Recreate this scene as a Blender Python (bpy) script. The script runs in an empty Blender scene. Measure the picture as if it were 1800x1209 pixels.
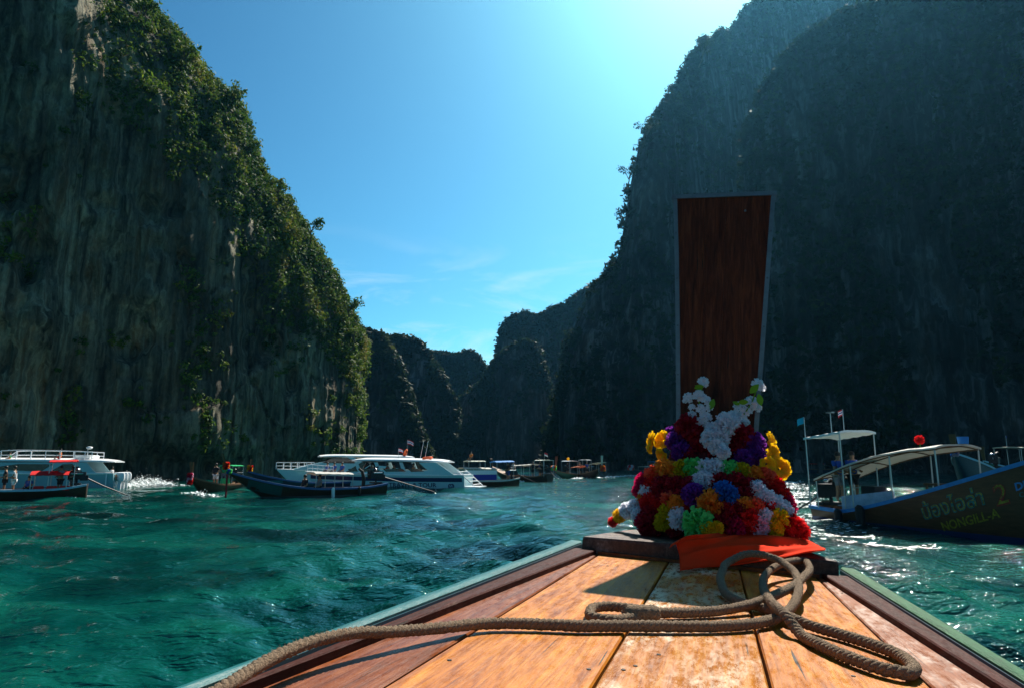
import bpy, bmesh, math, random
import numpy as np
from mathutils import Matrix, Vector
random.seed(7); RNG = np.random.default_rng(11)
SC = bpy.context.scene; COL = SC.collection
R = math.radians
# ------------------------------------------------------------------ camera, light, exposure
FPX, PITCH = 1200.0, R(9.8)
CP, SP = math.cos(PITCH), math.sin(PITCH)
EYE = np.array([0.0, 0.0, 2.0])
cam_d = bpy.data.cameras.new('camera'); cam = bpy.data.objects.new('camera', cam_d); COL.objects.link(cam)
cam_d.sensor_width = 36; cam_d.lens = 24; cam_d.clip_start = 0.05; cam_d.clip_end = 9000
cam.location = EYE; cam.rotation_euler = (R(90)+PITCH, 0, 0)
SC.camera = cam
SUN_EL, SUN_AZ = R(47.0), R(24.0)           # azimuth clockwise from +Y
W = bpy.data.worlds.new('World'); SC.world = W; W.use_nodes = True
SKY_STRENGTH = 0.082
sun_d = bpy.data.lights.new('sun', 'SUN'); sun = bpy.data.objects.new('sun', sun_d); COL.objects.link(sun)
sun_d.energy = 5.0; sun_d.angle = R(0.53); sun_d.color = (1.0, 0.93, 0.82)
SUNV = Vector((math.cos(SUN_EL)*math.sin(SUN_AZ), math.cos(SUN_EL)*math.cos(SUN_AZ), math.sin(SUN_EL)))
sun.rotation_euler = SUNV.to_track_quat('Z', 'Y').to_euler(); sun.location = (20, 40, 150)
SC.view_settings.view_transform = 'Standard'; SC.view_settings.look = 'None'
SC.view_settings.exposure = 0.8; SC.view_settings.gamma = 1.0
SC.cycles.use_denoising = True
SC.cycles.max_bounces = 6; SC.cycles.diffuse_bounces = 3; SC.cycles.glossy_bounces = 3
SC.cycles.transmission_bounces = 4; SC.cycles.volume_bounces = 0; SC.cycles.transparent_max_bounces = 8
SC.cycles.caustics_reflective = False; SC.cycles.caustics_refractive = False
SC.cycles.sample_clamp_indirect = 6.0
SC.render.engine = 'CYCLES'
HAZE_DENSITY = 0.00010

nt = W.node_tree; nt.nodes.clear()
def N(tree, t, **kw):
    n = tree.nodes.new(t)
    for k, v in kw.items(): setattr(n, k, v)
    return n
out = N(nt, 'ShaderNodeOutputWorld'); bg = N(nt, 'ShaderNodeBackground'); sky = N(nt, 'ShaderNodeTexSky')
sky.sky_type = 'NISHITA'; sky.sun_disc = False; sky.sun_elevation = SUN_EL; sky.sun_rotation = SUN_AZ
sky.altitude = 0; sky.air_density = 1.0; sky.dust_density = 1.0; sky.ozone_density = 3.0
bg.inputs['Strength'].default_value = SKY_STRENGTH
tint = N(nt, 'ShaderNodeMix', data_type='RGBA', blend_type='MULTIPLY'); tint.inputs[0].default_value = 1.0
tint.inputs[7].default_value = (0.52, 1.10, 0.98, 1)
tc = N(nt, 'ShaderNodeTexCoord')
mp = N(nt, 'ShaderNodeMapping'); mp.inputs['Scale'].default_value = (2.2, 2.2, 9.0); mp.inputs['Rotation'].default_value = (0, R(14), 0)
cn = N(nt, 'ShaderNodeTexNoise'); cn.inputs['Scale'].default_value = 1.9; cn.inputs['Detail'].default_value = 9; cn.inputs['Roughness'].default_value = 0.62; cn.inputs['Distortion'].default_value = 0.7
cr = N(nt, 'ShaderNodeValToRGB'); cr.color_ramp.elements[0].position = 0.49; cr.color_ramp.elements[0].color = (0, 0, 0, 1)
cr.color_ramp.elements[1].position = 0.78; cr.color_ramp.elements[1].color = (1, 1, 1, 1)
sx = N(nt, 'ShaderNodeSeparateXYZ'); lo = N(nt, 'ShaderNodeMapRange', interpolation_type='SMOOTHSTEP')
lo.inputs[1].default_value = 0.34; lo.inputs[2].default_value = 0.2; lo.inputs[3].default_value = 0; lo.inputs[4].default_value = 0.75
cm = N(nt, 'ShaderNodeMath', operation='MULTIPLY')
mix = N(nt, 'ShaderNodeMix', data_type='RGBA'); mix.inputs[7].default_value = (6.2, 7.2, 8.0, 1)
L = nt.links.new
L(tc.outputs['Generated'], mp.inputs['Vector']); L(mp.outputs[0], cn.inputs['Vector']); L(cn.outputs['Fac'], cr.inputs[0])
L(tc.outputs['Generated'], sx.inputs[0]); L(sx.outputs['Z'], lo.inputs[0]); L(lo.outputs[0], cm.inputs[0]); L(cr.outputs[0], cm.inputs[1])
sc1 = N(nt, 'ShaderNodeVectorMath', operation='SCALE'); sc1.inputs['Scale'].default_value = 1/8; gm = N(nt, 'ShaderNodeGamma'); gm.inputs['Gamma'].default_value = 1.6; sc2 = N(nt, 'ShaderNodeVectorMath', operation='SCALE'); sc2.inputs['Scale'].default_value = 8
L(sky.outputs[0], sc1.inputs[0]); L(sc1.outputs[0], gm.inputs['Color']); L(gm.outputs[0], sc2.inputs[0]); L(sc2.outputs[0], tint.inputs[6]); L(tint.outputs[2], mix.inputs[6]); L(cm.outputs[0], mix.inputs[0])
L(mix.outputs[2], bg.inputs['Color']); L(bg.outputs[0], out.inputs['Surface'])

# ------------------------------------------------------------------ projection helpers
def ray(px, py):
    yc = 604.5-py
    return np.array([px-900.0, FPX*CP-yc*SP, FPX*SP+yc*CP])
def at(px, py, d):                     # world point seen at a pixel, d metres ahead
    v = ray(px, py); return EYE+v*(d/v[1])
def wpt(px, d):                        # x, y of a point near the horizon line
    return np.array([(px-900.0)/1217.8*d, d])
def zpx(py, d):                        # height of something seen at row py, d ahead
    v = ray(900, py); return EYE[2]+v[2]/v[1]*d
# own boat frame
BF = ray(1260, 847); BF /= np.linalg.norm(BF)
BL = ray(900-3957, 604.5-64.6); BL -= BF*(BL@BF); BL /= np.linalg.norm(BL); BU = np.cross(BF, BL)
HD = 0.30; BO = EYE-BU*HD
def DK(px, py, h=0.0):                 # pixel -> own boat's deck plane raised by h (local a, b, h)
    d = ray(px, py); dl = np.array([d@BF, d@BL, d@BU]); t = (h-HD)/dl[2]
    return np.array([0, 0, HD])+dl*t
def DA(px, py, a0, lean=0.0):          # pixel -> plane across the boat at a0 leaning forward
    d = ray(px, py); dl = np.array([d@BF, d@BL, d@BU]); t = (a0+HD*lean)/(dl[0]-dl[2]*lean)
    return np.array([0, 0, HD])+dl*t
BM = Matrix(((BF[0], BL[0], BU[0], BO[0]), (BF[1], BL[1], BU[1], BO[1]), (BF[2], BL[2], BU[2], BO[2]), (0, 0, 0, 1)))

# ------------------------------------------------------------------ numpy noise
def _h(ix, iy, iz, seed):
    n = (ix.astype(np.uint32)*np.uint32(374761393) + iy.astype(np.uint32)*np.uint32(668265263)
         + iz.astype(np.uint32)*np.uint32(2147483647) + np.uint32(seed*974711+13))
    n = (n ^ (n >> np.uint32(13)))*np.uint32(1274126177); n = n ^ (n >> np.uint32(16))
    return (n & np.uint32(0xffff)).astype(np.float32)/32767.5-1
def vn(p, seed=0):
    p = np.asarray(p, dtype=np.float64); i = np.floor(p).astype(np.int64); f = p-i; f = f*f*f*(f*(f*6-15)+10)
    r = 0
    for dx in (0, 1):
        wx = f[:, 0] if dx else 1-f[:, 0]
        for dy in (0, 1):
            wy = f[:, 1] if dy else 1-f[:, 1]
            for dz in (0, 1):
                wz = f[:, 2] if dz else 1-f[:, 2]
                r = r+_h(i[:, 0]+dx, i[:, 1]+dy, i[:, 2]+dz, seed)*wx*wy*wz
    return r
def fbm(p, o=4, seed=0, g=0.5):
    r, a, s = 0, 1.0, 0
    p = np.asarray(p, dtype=np.float64)
    for k in range(o):
        r = r+a*vn(p*(2.03**k)+k*17.3, seed+k); s += a; a *= g
    return r/s
def sstep(a, b, x):
    t = np.clip((x-a)/(b-a), 0, 1); return t*t*(3-2*t)

# ------------------------------------------------------------------ objects
def props(o, label=None, cat=None, group=None, kind=None):
    if label: o['label'] = label
    if cat: o['category'] = cat
    if group: o['group'] = group
    if kind: o['kind'] = kind
    return o
def link(o, parent=None):
    COL.objects.link(o)
    if parent is not None: o.parent = parent
    return o
def empty(name, loc=(0, 0, 0), rz=0.0, mat=None, rot=None):
    o = bpy.data.objects.new(name, None); o.empty_display_size = 0.2; COL.objects.link(o)
    if mat is not None: o.matrix_world = mat
    else:
        o.location = tuple(loc); o.rotation_euler = rot or (0, 0, rz)
    return o
def np_mesh(name, V, Q, smooth=True):
    me = bpy.data.meshes.new(name); V = np.asarray(V, dtype=np.float32); Q = np.asarray(Q, dtype=np.int32)
    n, k = Q.shape
    me.vertices.add(len(V)); me.vertices.foreach_set('co', V.ravel())
    me.loops.add(n*k); me.loops.foreach_set('vertex_index', Q.ravel())
    me.polygons.add(n); me.polygons.foreach_set('loop_start', np.arange(0, n*k, k, dtype=np.int32))
    try: me.polygons.foreach_set('loop_total', np.full(n, k, dtype=np.int32))
    except Exception: pass
    me.polygons.foreach_set('use_smooth', np.full(n, smooth, dtype=bool))
    me.update(calc_edges=True); me.validate(); return me
class MB:
    def __init__(s): s.v = []; s.f = []
    def add(s, V, F):
        b = len(s.v); s.v += [tuple(map(float, p)) for p in V]; s.f += [tuple(b+i for i in q) for q in F]; return s
    def box(s, c, d, rz=0, ry=0, rx=0):
        m = Matrix.Rotation(rz, 3, 'Z') @ Matrix.Rotation(ry, 3, 'Y') @ Matrix.Rotation(rx, 3, 'X')
        V = [Vector(c)+m @ Vector((x*d[0]/2, y*d[1]/2, z*d[2]/2)) for z in (-1, 1) for y in (-1, 1) for x in (-1, 1)]
        return s.add(V, [(0, 2, 3, 1), (4, 5, 7, 6), (0, 1, 5, 4), (2, 6, 7, 3), (0, 4, 6, 2), (1, 3, 7, 5)])
    def tube(s, P, r, n=8, cap=True):
        P = [Vector(p) for p in P]; r = list(r) if hasattr(r, '__len__') else [r]*len(P)
        up = None; V = []
        for i, p in enumerate(P):
            t = (P[min(i+1, len(P)-1)]-P[max(i-1, 0)]).normalized()
            if up is None: up = t.orthogonal().normalized()
            up = (up-t*up.dot(t)).normalized(); w = t.cross(up)
            V += [p+(up*math.cos(2*math.pi*k/n)+w*math.sin(2*math.pi*k/n))*r[i] for k in range(n)]
        F = [(i*n+k, i*n+(k+1) % n, (i+1)*n+(k+1) % n, (i+1)*n+k) for i in range(len(P)-1) for k in range(n)]
        if cap: F += [tuple(range(n))[::-1], tuple((len(P)-1)*n+k for k in range(n))]
        return s.add(V, F)
    def loft(s, S, closed=False, caps=False):
        n = len(S[0]); V = [p for q in S for p in q]; m = n if closed else n-1
        F = [(i*n+k, i*n+(k+1) % n, (i+1)*n+(k+1) % n, (i+1)*n+k) for i in range(len(S)-1) for k in range(m)]
        if caps: F += [tuple(range(n))[::-1], tuple((len(S)-1)*n+k for k in range(n))]
        return s.add(V, F)
    def prism(s, poly, off):
        n = len(poly); o = Vector(off); V = [Vector(p) for p in poly]+[Vector(p)+o for p in poly]
        return s.add(V, [tuple(range(n))[::-1], tuple(range(n, 2*n))]+[(k, (k+1) % n, n+(k+1) % n, n+k) for k in range(n)])
    def ball(s, c, r, n=10, m=6, sq=(1, 1, 1)):
        V = []
        for i in range(m+1):
            a = math.pi*i/m
            V += [(c[0]+r*sq[0]*math.sin(a)*math.cos(2*math.pi*k/n), c[1]+r*sq[1]*math.sin(a)*math.sin(2*math.pi*k/n), c[2]+r*sq[2]*math.cos(a)) for k in range(n)]
        return s.add(V, [(i*n+k, (i+1)*n+k, (i+1)*n+(k+1) % n, i*n+(k+1) % n) for i in range(m) for k in range(n)])
    def torus(s, c, R_, r, n=16, m=8, axis='Z', sq=1.0):
        V = []
        for i in range(n):
            a = 2*math.pi*i/n
            for k in range(m):
                b = 2*math.pi*k/m; q = R_+r*math.cos(b); p = (q*math.cos(a), q*math.sin(a), r*math.sin(b)*sq)
                if axis == 'Y': p = (p[0], p[2], p[1])
                if axis == 'X': p = (p[2], p[0], p[1])
                V.append((c[0]+p[0], c[1]+p[1], c[2]+p[2]))
        return s.add(V, [(i*m+k, ((i+1) % n)*m+k, ((i+1) % n)*m+(k+1) % m, i*m+(k+1) % m) for i in range(n) for k in range(m)])
    def mesh(s, name, smooth=False, bevel=0.0):
        me = bpy.data.meshes.new(name); me.from_pydata(s.v, [], s.f)
        bm = bmesh.new(); bm.from_mesh(me); bmesh.ops.recalc_face_normals(bm, faces=bm.faces)
        if bevel:
            bmesh.ops.bevel(bm, geom=[e for e in bm.edges if e.is_manifold and e.calc_face_angle(0) > 0.5], offset=bevel, segments=2, affect='EDGES', clamp_overlap=True)
        bm.to_mesh(me); bm.free()
        if smooth:
            me.polygons.foreach_set('use_smooth', np.ones(len(me.polygons), dtype=bool))
            if smooth != 'all':
                try: me.set_sharp_from_angle(angle=R(40))
                except Exception: pass
        me.update(); return me
    def build(s, name, m, parent=None, smooth=True, bevel=0.0):
        o = bpy.data.objects.new(name, s.mesh(name, smooth, bevel)); o.data.materials.append(m); return link(o, parent)
def mobj(name, me, m=None, parent=None):
    o = bpy.data.objects.new(name, me)
    if m is not None and not me.materials: me.materials.append(m)
    link(o, parent)
    if m is not None and me.materials[0] != m:
        o.material_slots[0].link = 'OBJECT'; o.material_slots[0].material = m
    return o

# ------------------------------------------------------------------ materials
MATS = {}
def mat(name, col, rough=0.6, metal=0.0, spec=0.3, var=0.0, scale=6.0, bump=0.0, stretch=None, wear=None, sheen=0.0, coat=0.0, transl=0.0):
    if name in MATS: return MATS[name]
    m = bpy.data.materials.new(name); m.use_nodes = True; t = m.node_tree; b = t.nodes['Principled BSDF']
    b.inputs['Roughness'].default_value = rough; b.inputs['Metallic'].default_value = metal; b.inputs['Specular IOR Level'].default_value = spec
    b.inputs['Coat Weight'].default_value = coat
    c = N(t, 'ShaderNodeTexCoord'); mpn = N(t, 'ShaderNodeMapping'); mpn.inputs['Scale'].default_value = stretch or (1, 1, 1)
    no = N(t, 'ShaderNodeTexNoise'); no.inputs['Scale'].default_value = scale; no.inputs['Detail'].default_value = 6; no.inputs['Roughness'].default_value = 0.65
    t.links.new(c.outputs['Object'], mpn.inputs[0]); t.links.new(mpn.outputs[0], no.inputs[0])
    rp = N(t, 'ShaderNodeValToRGB'); k0, k1 = 1-var, 1+var*0.6
    e = rp.color_ramp.elements; e[0].position = 0.3; e[1].position = 0.72
    e[0].color = (col[0]*k0, col[1]*k0, col[2]*k0, 1); e[1].color = tuple(min(1, x*k1) for x in col)+(1,)
    if wear:
        q = e.new(0.78); q.color = wear+(1,)
    t.links.new(no.outputs['Fac'], rp.inputs[0]); t.links.new(rp.outputs[0], b.inputs['Base Color'])
    if bump:
        bp = N(t, 'ShaderNodeBump'); bp.inputs['Strength'].default_value = bump; bp.inputs['Distance'].default_value = 0.02
        t.links.new(no.outputs['Fac'], bp.inputs['Height']); t.links.new(bp.outputs[0], b.inputs['Normal'])
    if transl:
        tr = N(t, 'ShaderNodeBsdfTranslucent'); ms = N(t, 'ShaderNodeMixShader'); ms.inputs[0].default_value = transl
        t.links.new(rp.outputs[0], tr.inputs[0]); t.links.new(b.outputs[0], ms.inputs[1]); t.links.new(tr.outputs[0], ms.inputs[2])
        t.links.new(ms.outputs[0], t.nodes['Material Output'].inputs[0])
    MATS[name] = m; return m

def rock_mat(name, dark, mid, light, rust, streak=1.0):
    m = bpy.data.materials.new(name); m.use_nodes = True; t = m.node_tree; b = t.nodes['Principled BSDF']; lk = t.links.new
    b.inputs['Roughness'].default_value = 0.9; b.inputs['Specular IOR Level'].default_value = 0.2
    c = N(t, 'ShaderNodeTexCoord')
    def noise(sc, s, d, r=0.6, dist=0.0):
        q = N(t, 'ShaderNodeMapping'); q.inputs['Scale'].default_value = sc
        n = N(t, 'ShaderNodeTexNoise'); n.inputs['Scale'].default_value = s; n.inputs['Detail'].default_value = d; n.inputs['Roughness'].default_value = r; n.inputs['Distortion'].default_value = dist
        lk(c.outputs['Object'], q.inputs[0]); lk(q.outputs[0], n.inputs[0]); return n.outputs['Fac']
    s1 = noise((1, 1, 0.07), 0.9*streak, 7, 0.62, 0.4); s2 = noise((1, 1, 0.16), 0.33*streak, 5); s3 = noise((1, 1, 0.5), 0.1, 4); s4 = noise((1, 1, 0.6), 2.4*streak, 6, 0.7)
    def ramp(f, st):
        r = N(t, 'ShaderNodeValToRGB'); e = r.color_ramp.elements
        while len(e) < len(st): e.new(0.5)
        for k, (p, col) in enumerate(st): e[k].position = p; e[k].color = col+(1,)
        lk(f, r.inputs[0]); return r.outputs[0]
    def mixc(f, a, bb, mode='MIX'):
        n = N(t, 'ShaderNodeMix', data_type='RGBA', blend_type=mode)
        if isinstance(f, float): n.inputs[0].default_value = f
        else: lk(f, n.inputs[0])
        lk(a, n.inputs[6]); lk(bb, n.inputs[7]); return n.outputs[2]
    c1 = ramp(s1, [(0.38, dark), (0.5, mid), (0.62, light)])
    c2 = ramp(s2, [(0.38, dark), (0.52, mid), (0.68, rust)])
    c3 = mixc(0.45, c1, c2)
    blk = ramp(s3, [(0.36, (0.28, 0.28, 0.3)), (0.62, (1, 1, 1))])
    c4 = mixc(1.0, c3, blk, 'MULTIPLY')
    grain = ramp(s4, [(0.3, (0.6, 0.6, 0.6)), (0.7, (1.25, 1.25, 1.25))])
    lk(mixc(0.8, c4, grain, 'MULTIPLY'), b.inputs['Base Color'])
    bp = N(t, 'ShaderNodeBump'); bp.inputs['Strength'].default_value = 0.9; bp.inputs['Distance'].default_value = 0.5
    ad = N(t, 'ShaderNodeMath', operation='ADD'); lk(s1, ad.inputs[0]); lk(s4, ad.inputs[1]); lk(ad.outputs[0], bp.inputs['Height']); lk(bp.outputs[0], b.inputs['Normal'])
    return m
def leaf_mat(name, cols, tr=0.35):
    m = bpy.data.materials.new(name); m.use_nodes = True; t = m.node_tree; b = t.nodes['Principled BSDF']; lk = t.links.new
    b.inputs['Roughness'].default_value = 0.65; b.inputs['Specular IOR Level'].default_value = 0.12
    g = N(t, 'ShaderNodeNewGeometry'); c = N(t, 'ShaderNodeTexCoord'); n = N(t, 'ShaderNodeTexNoise'); n.inputs['Scale'].default_value = 0.16; n.inputs['Detail'].default_value = 4
    lk(c.outputs['Object'], n.inputs[0])
    a = N(t, 'ShaderNodeMath', operation='MULTIPLY_ADD'); a.inputs[1].default_value = 0.45; lk(g.outputs['Random Per Island'], a.inputs[0])
    s = N(t, 'ShaderNodeMath', operation='MULTIPLY_ADD'); s.inputs[1].default_value = 1.5; s.inputs[2].default_value = -0.5; lk(n.outputs['Fac'], s.inputs[0]); lk(s.outputs[0], a.inputs[2])
    r = N(t, 'ShaderNodeValToRGB'); e = r.color_ramp.elements
    while len(e) < len(cols): e.new(0.5)
    for k, col in enumerate(cols): e[k].position = k/(len(cols)-1); e[k].color = col+(1,)
    lk(a.outputs[0], r.inputs[0]); lk(r.outputs[0], b.inputs['Base Color'])
    tl = N(t, 'ShaderNodeBsdfTranslucent'); ms = N(t, 'ShaderNodeMixShader'); ms.inputs[0].default_value = tr
    lk(r.outputs[0], tl.inputs[0]); lk(b.outputs[0], ms.inputs[1]); lk(tl.outputs[0], ms.inputs[2]); lk(ms.outputs[0], t.nodes['Material Output'].inputs[0])
    return m
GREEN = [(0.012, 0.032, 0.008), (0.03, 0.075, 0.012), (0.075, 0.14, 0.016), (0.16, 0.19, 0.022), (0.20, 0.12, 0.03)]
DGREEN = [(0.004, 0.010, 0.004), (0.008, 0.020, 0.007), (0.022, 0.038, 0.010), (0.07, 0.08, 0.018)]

# ------------------------------------------------------------------ water
def water_height(x, y):
    r = np.hypot(x, y); z = np.zeros_like(x); g = np.random.default_rng(5)
    warpx = 1.1*np.sin(y*0.23+0.7)+0.6*np.sin(x*0.31+y*0.17); warpy = 0.9*np.sin(x*0.27)+0.5*np.sin(x*0.19-y*0.41)
    for k in range(64):
        lam = 0.42*(16.0)**(k/63.0); th = R(72)+g.normal()*0.55
        kx, ky = math.cos(th)*2*math.pi/lam, math.sin(th)*2*math.pi/lam
        amp = 0.0125*lam**0.62*(0.6+0.8*g.random())
        fade = np.clip((lam/0.012/np.maximum(r, 1)-2.2)/3.0, 0, 1)
        ph = kx*(x+warpx*0.35*min(1, lam))+ky*(y+warpy*0.35*min(1, lam))+g.random()*6.283
        s = np.sin(ph); z += amp*fade*(s+0.25*np.cos(2*ph+0.4))
    gust = 0.75+0.45*np.sin(x*0.09+1.0+0.8*np.sin(y*0.05))*np.sin(y*0.07+0.3*x)
    return z*gust
def build_water():
    th = np.concatenate([np.linspace(-180, -50, 27)[:-1], np.arange(-50, 50.01, 0.2), np.linspace(50, 180, 27)[1:-1]])
    rr = np.concatenate([1.2*1.0095**np.arange(0, 610), [460, 600, 900, 1500, 2500]])
    T, Rr = np.meshgrid(R(1)*th, rr); x = Rr*np.sin(T); y = Rr*np.cos(T); z = water_height(x, y)
    V = np.stack([x, y, z], -1).reshape(-1, 3); nr, ntt = x.shape
    i = np.arange(nr-1)[:, None]; j = np.arange(ntt)[None]; j2 = (j+1) % ntt
    Q = np.stack([i*ntt+j, i*ntt+j2+0*i, (i+1)*ntt+j2, (i+1)*ntt+j], -1).reshape(-1, 4)
    me = np_mesh('sea_water', V, Q)
    m = bpy.data.materials.new('sea'); m.use_nodes = True; t = m.node_tree; b = t.nodes['Principled BSDF']; lk = t.links.new
    b.inputs['Roughness'].default_value = 0.03; b.inputs['IOR'].default_value = 1.333
    c = N(t, 'ShaderNodeTexCoord')
    def noise(s, d, sc=(1, 1, 1), dist=0.0):
        q = N(t, 'ShaderNodeMapping'); q.inputs['Scale'].default_value = sc; n = N(t, 'ShaderNodeTexNoise')
        n.inputs['Scale'].default_value = s; n.inputs['Detail'].default_value = d; n.inputs['Distortion'].default_value = dist
        lk(c.outputs['Object'], q.inputs[0]); lk(q.outputs[0], n.inputs[0]); return n.outputs['Fac']
    n1 = noise(0.22, 5, (1, 1.6, 1), 0.6); r = N(t, 'ShaderNodeValToRGB'); e = r.color_ramp.elements; e.new(0.5)
    for k, (p, col) in enumerate([(0.34, (0.0, 0.015, 0.014)), (0.5, (0.0, 0.046, 0.040)), (0.66, (0.003, 0.098, 0.072))]): e[k].position = p; e[k].color = col+(1,)
    lk(n1, r.inputs[0]); lk(r.outputs[0], b.inputs['Base Color'])
    n2 = noise(2.4, 3, (0.8, 1.7, 1), 0.3); n3 = noise(11.0, 3, (0.8, 1.5, 1), 0.2)
    rg = N(t, 'ShaderNodeMath', operation='PINGPONG'); rg.inputs[1].default_value = 0.25; r2 = N(t, 'ShaderNodeMath', operation='MULTIPLY_ADD'); r2.inputs[1].default_value = 1.2
    lk(n2, rg.inputs[0]); lk(rg.outputs[0], r2.inputs[0]); lk(n2, r2.inputs[2]); n2 = r2.outputs[0]
    mu = N(t, 'ShaderNodeMath', operation='MULTIPLY_ADD'); mu.inputs[1].default_value = 0.3; lk(n3, mu.inputs[0]); lk(n2, mu.inputs[2])
    bp = N(t, 'ShaderNodeBump'); bp.inputs['Strength'].default_value = 0.75; bp.inputs['Distance'].default_value = 0.15
    lk(mu.outputs[0], bp.inputs['Height']); lk(bp.outputs[0], b.inputs['Normal'])
    o = mobj('sea_water', me, m); props(o, kind='structure'); return o
build_water()

# ------------------------------------------------------------------ foliage meshes
def leaf_cloud(name, C, Rad, K, size, seed, flat=0.75, droop=0.0):
    g = np.random.default_rng(seed); n = len(C)
    d = g.normal(size=(n, K, 3)); d /= np.linalg.norm(d, axis=2, keepdims=True)
    rad = Rad[:, None, None]*(0.45+0.6*g.random((n, K, 1))); P = C[:, None, :]+d*rad*np.array([1, 1, flat])
    nrm = d*0.8+g.normal(size=d.shape)*0.6+np.array([0, 0, 0.5]); nrm /= np.linalg.norm(nrm, axis=2, keepdims=True)
    a = np.cross(nrm, g.normal(size=d.shape)); a /= np.linalg.norm(a, axis=2, keepdims=True); b = np.cross(nrm, a)
    s = (size*(0.55+0.9*g.random((n, K, 1))))
    s = s*np.clip(Rad/np.median(Rad), 0.75, 1.5)[:, None, None]; a = a*s; b = b*s*0.5
    V = np.stack([P-a, P+b*0.9+a*0.1, P+a, P-b*0.9+a*0.1], 2).reshape(-1, 3)
    Q = np.arange(len(V)).reshape(-1, 4)
    return np_mesh(name, V, Q, smooth=False)

# ------------------------------------------------------------------ cliffs
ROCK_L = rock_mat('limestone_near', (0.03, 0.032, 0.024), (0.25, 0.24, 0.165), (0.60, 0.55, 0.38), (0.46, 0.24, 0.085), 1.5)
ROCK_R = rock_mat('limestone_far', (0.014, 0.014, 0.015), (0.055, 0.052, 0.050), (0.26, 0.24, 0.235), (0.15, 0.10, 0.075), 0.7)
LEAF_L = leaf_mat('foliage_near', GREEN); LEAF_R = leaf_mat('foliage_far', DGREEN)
def cliff(name, pts, du, nv, seed, rock, wf=0.6, lean=0.15, low=2.5, mid=1.0, flute=0.5, notch=1.2, jag=5.0, back=26.0, steps=0.0, cav=2.5):
    """pts: ridge pixel x, ridge pixel y, distance of the foot, setback of the ridge. Closed solid: face, ridge, back."""
    P = np.array(pts, dtype=float); q = np.array([ray(a, b) for a, b in P[:, :2]])
    az = q[:, 0]/q[:, 1]; el = q[:, 2]/q[:, 1]; d = P[:, 2]; sb = P[:, 3]
    fx, fy = az*d, d; H = EYE[2]+el*(d+sb)
    arc = np.concatenate([[0], np.cumsum(np.hypot(np.diff(fx), np.diff(fy)))]); nu = max(12, int(arc[-1]/du)); u = np.linspace(0, arc[-1], nu)
    X, Y, HH, S = (np.interp(u, arc, a) for a in (fx, fy, H, sb))
    k = max(1, int(nu*0.006)); ker = np.ones(2*k+1)/(2*k+1)
    sm = lambda a: np.convolve(np.pad(a, k, mode='edge'), ker, 'valid')
    X, Y, HH, S = sm(X), sm(Y), sm(HH), sm(S)
    rj = fbm(np.stack([u/9.0, 0*u, 0*u+seed], 1), 5, seed, 0.6)
    HH = HH*(1+0.0012*jag*rj*1.8)
    rad = np.hypot(X, Y); rx, ry = X/rad, Y/rad
    tt = np.concatenate([np.linspace(0, 1, nv), 1+np.linspace(0.1, 1, 7)])
    off = np.zeros((nu, len(tt))); Z = np.zeros_like(off)
    w = tt < 0.6; a = tt[w]/0.6
    off[:, w] = S[:, None]*lean*a[None]; Z[:, w] = -2.5+(HH[:, None]*wf+2.5)*a[None]
    sl = (tt >= 0.6) & (tt <= 1.0); a = (tt[sl]-0.6)/0.4
    off[:, sl] = S[:, None]*(lean+(1-lean)*a[None]**1.25); Z[:, sl] = HH[:, None]*(wf+(1-wf)*np.sin(a[None]*math.pi/2)**0.9)
    bk = tt > 1.0; a = tt[bk]-1
    off[:, bk] = S[:, None]+back*a[None]; Z[:, bk] = HH[:, None]*(1-a[None]**2.2)-2.5*a[None]**2.2
    px = X[:, None]+rx[:, None]*off; py = Y[:, None]+ry[:, None]*off
    p = np.stack([px, py, Z], -1).reshape(-1, 3)
    U = np.repeat(u, len(tt)); zz = p[:, 2]
    D = low*fbm(p/np.array([17, 17, 24.0])+seed, 3, seed)+mid*fbm(p/np.array([4.5, 4.5, 7.0])+seed, 3, seed+9)
    fl = 1-np.abs(vn(np.stack([U*0.55+1.2*vn(p/np.array([9, 9, 45.0]), seed+3), zz*0.035, 0*U+seed], 1), seed+5))*2
    fl2 = 1-np.abs(vn(np.stack([U*1.5+1.0*vn(p/np.array([5, 5, 22.0]), seed+4), zz*0.09, 0*U+seed], 1), seed+6))*2
    Tm = np.tile(tt, nu); face = 1-sstep(0.55, 0.75, Tm)
    fl3 = 1-np.abs(vn(np.stack([U*3.4+0.8*vn(p/np.array([3, 3, 14.0]), seed+7), zz*0.16, 0*U+seed], 1), seed+8))*2
    D += flute*(fl*0.8+fl2*0.45+fl3*0.3)*face
    if steps:                                                       # fractured blocks with ledges and cracks between them
        wa, wb = vn(p/6.0, seed+12), vn(p/5.0, seed+13); ca = np.floor(U/5.5+0.9*wa+0.25*np.floor(zz/9+wb)); cb = np.floor(zz/8.0+0.8*wb)
        D += steps*_h(ca.astype(np.int64), cb.astype(np.int64), 0*ca.astype(np.int64), seed)*face
        cc = np.floor(U/1.9+0.7*wb); cd = np.floor(zz/3.2+0.9*wa+0.4*_h(cc.astype(np.int64), 0*cc.astype(np.int64), 0*cc.astype(np.int64), 5))
        D += 0.4*steps*_h(cc.astype(np.int64), cd.astype(np.int64), 0*cc.astype(np.int64), seed+1)*(fbm(p/10.0, 2, seed+30) > -0.05)
    D -= cav*sstep(0.25, 0.6, fbm(p/np.array([6.5, 6.5, 8.0])+3.1, 3, seed+40))*face
    D += 0.5*mid*fbm(p/1.5, 3, seed+20, 0.6)
    h = np.clip((4.5-zz)/4.5, 0, 1)*(zz > -1); D -= notch*np.sin(np.clip((zz+1.0)/5.0, 0, 1)*math.pi)*(0.7+0.6*vn(np.stack([U/3, 0*U, 0*U], 1), seed))
    D *= np.where(Tm > 1, 0.5, 1.0)
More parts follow.
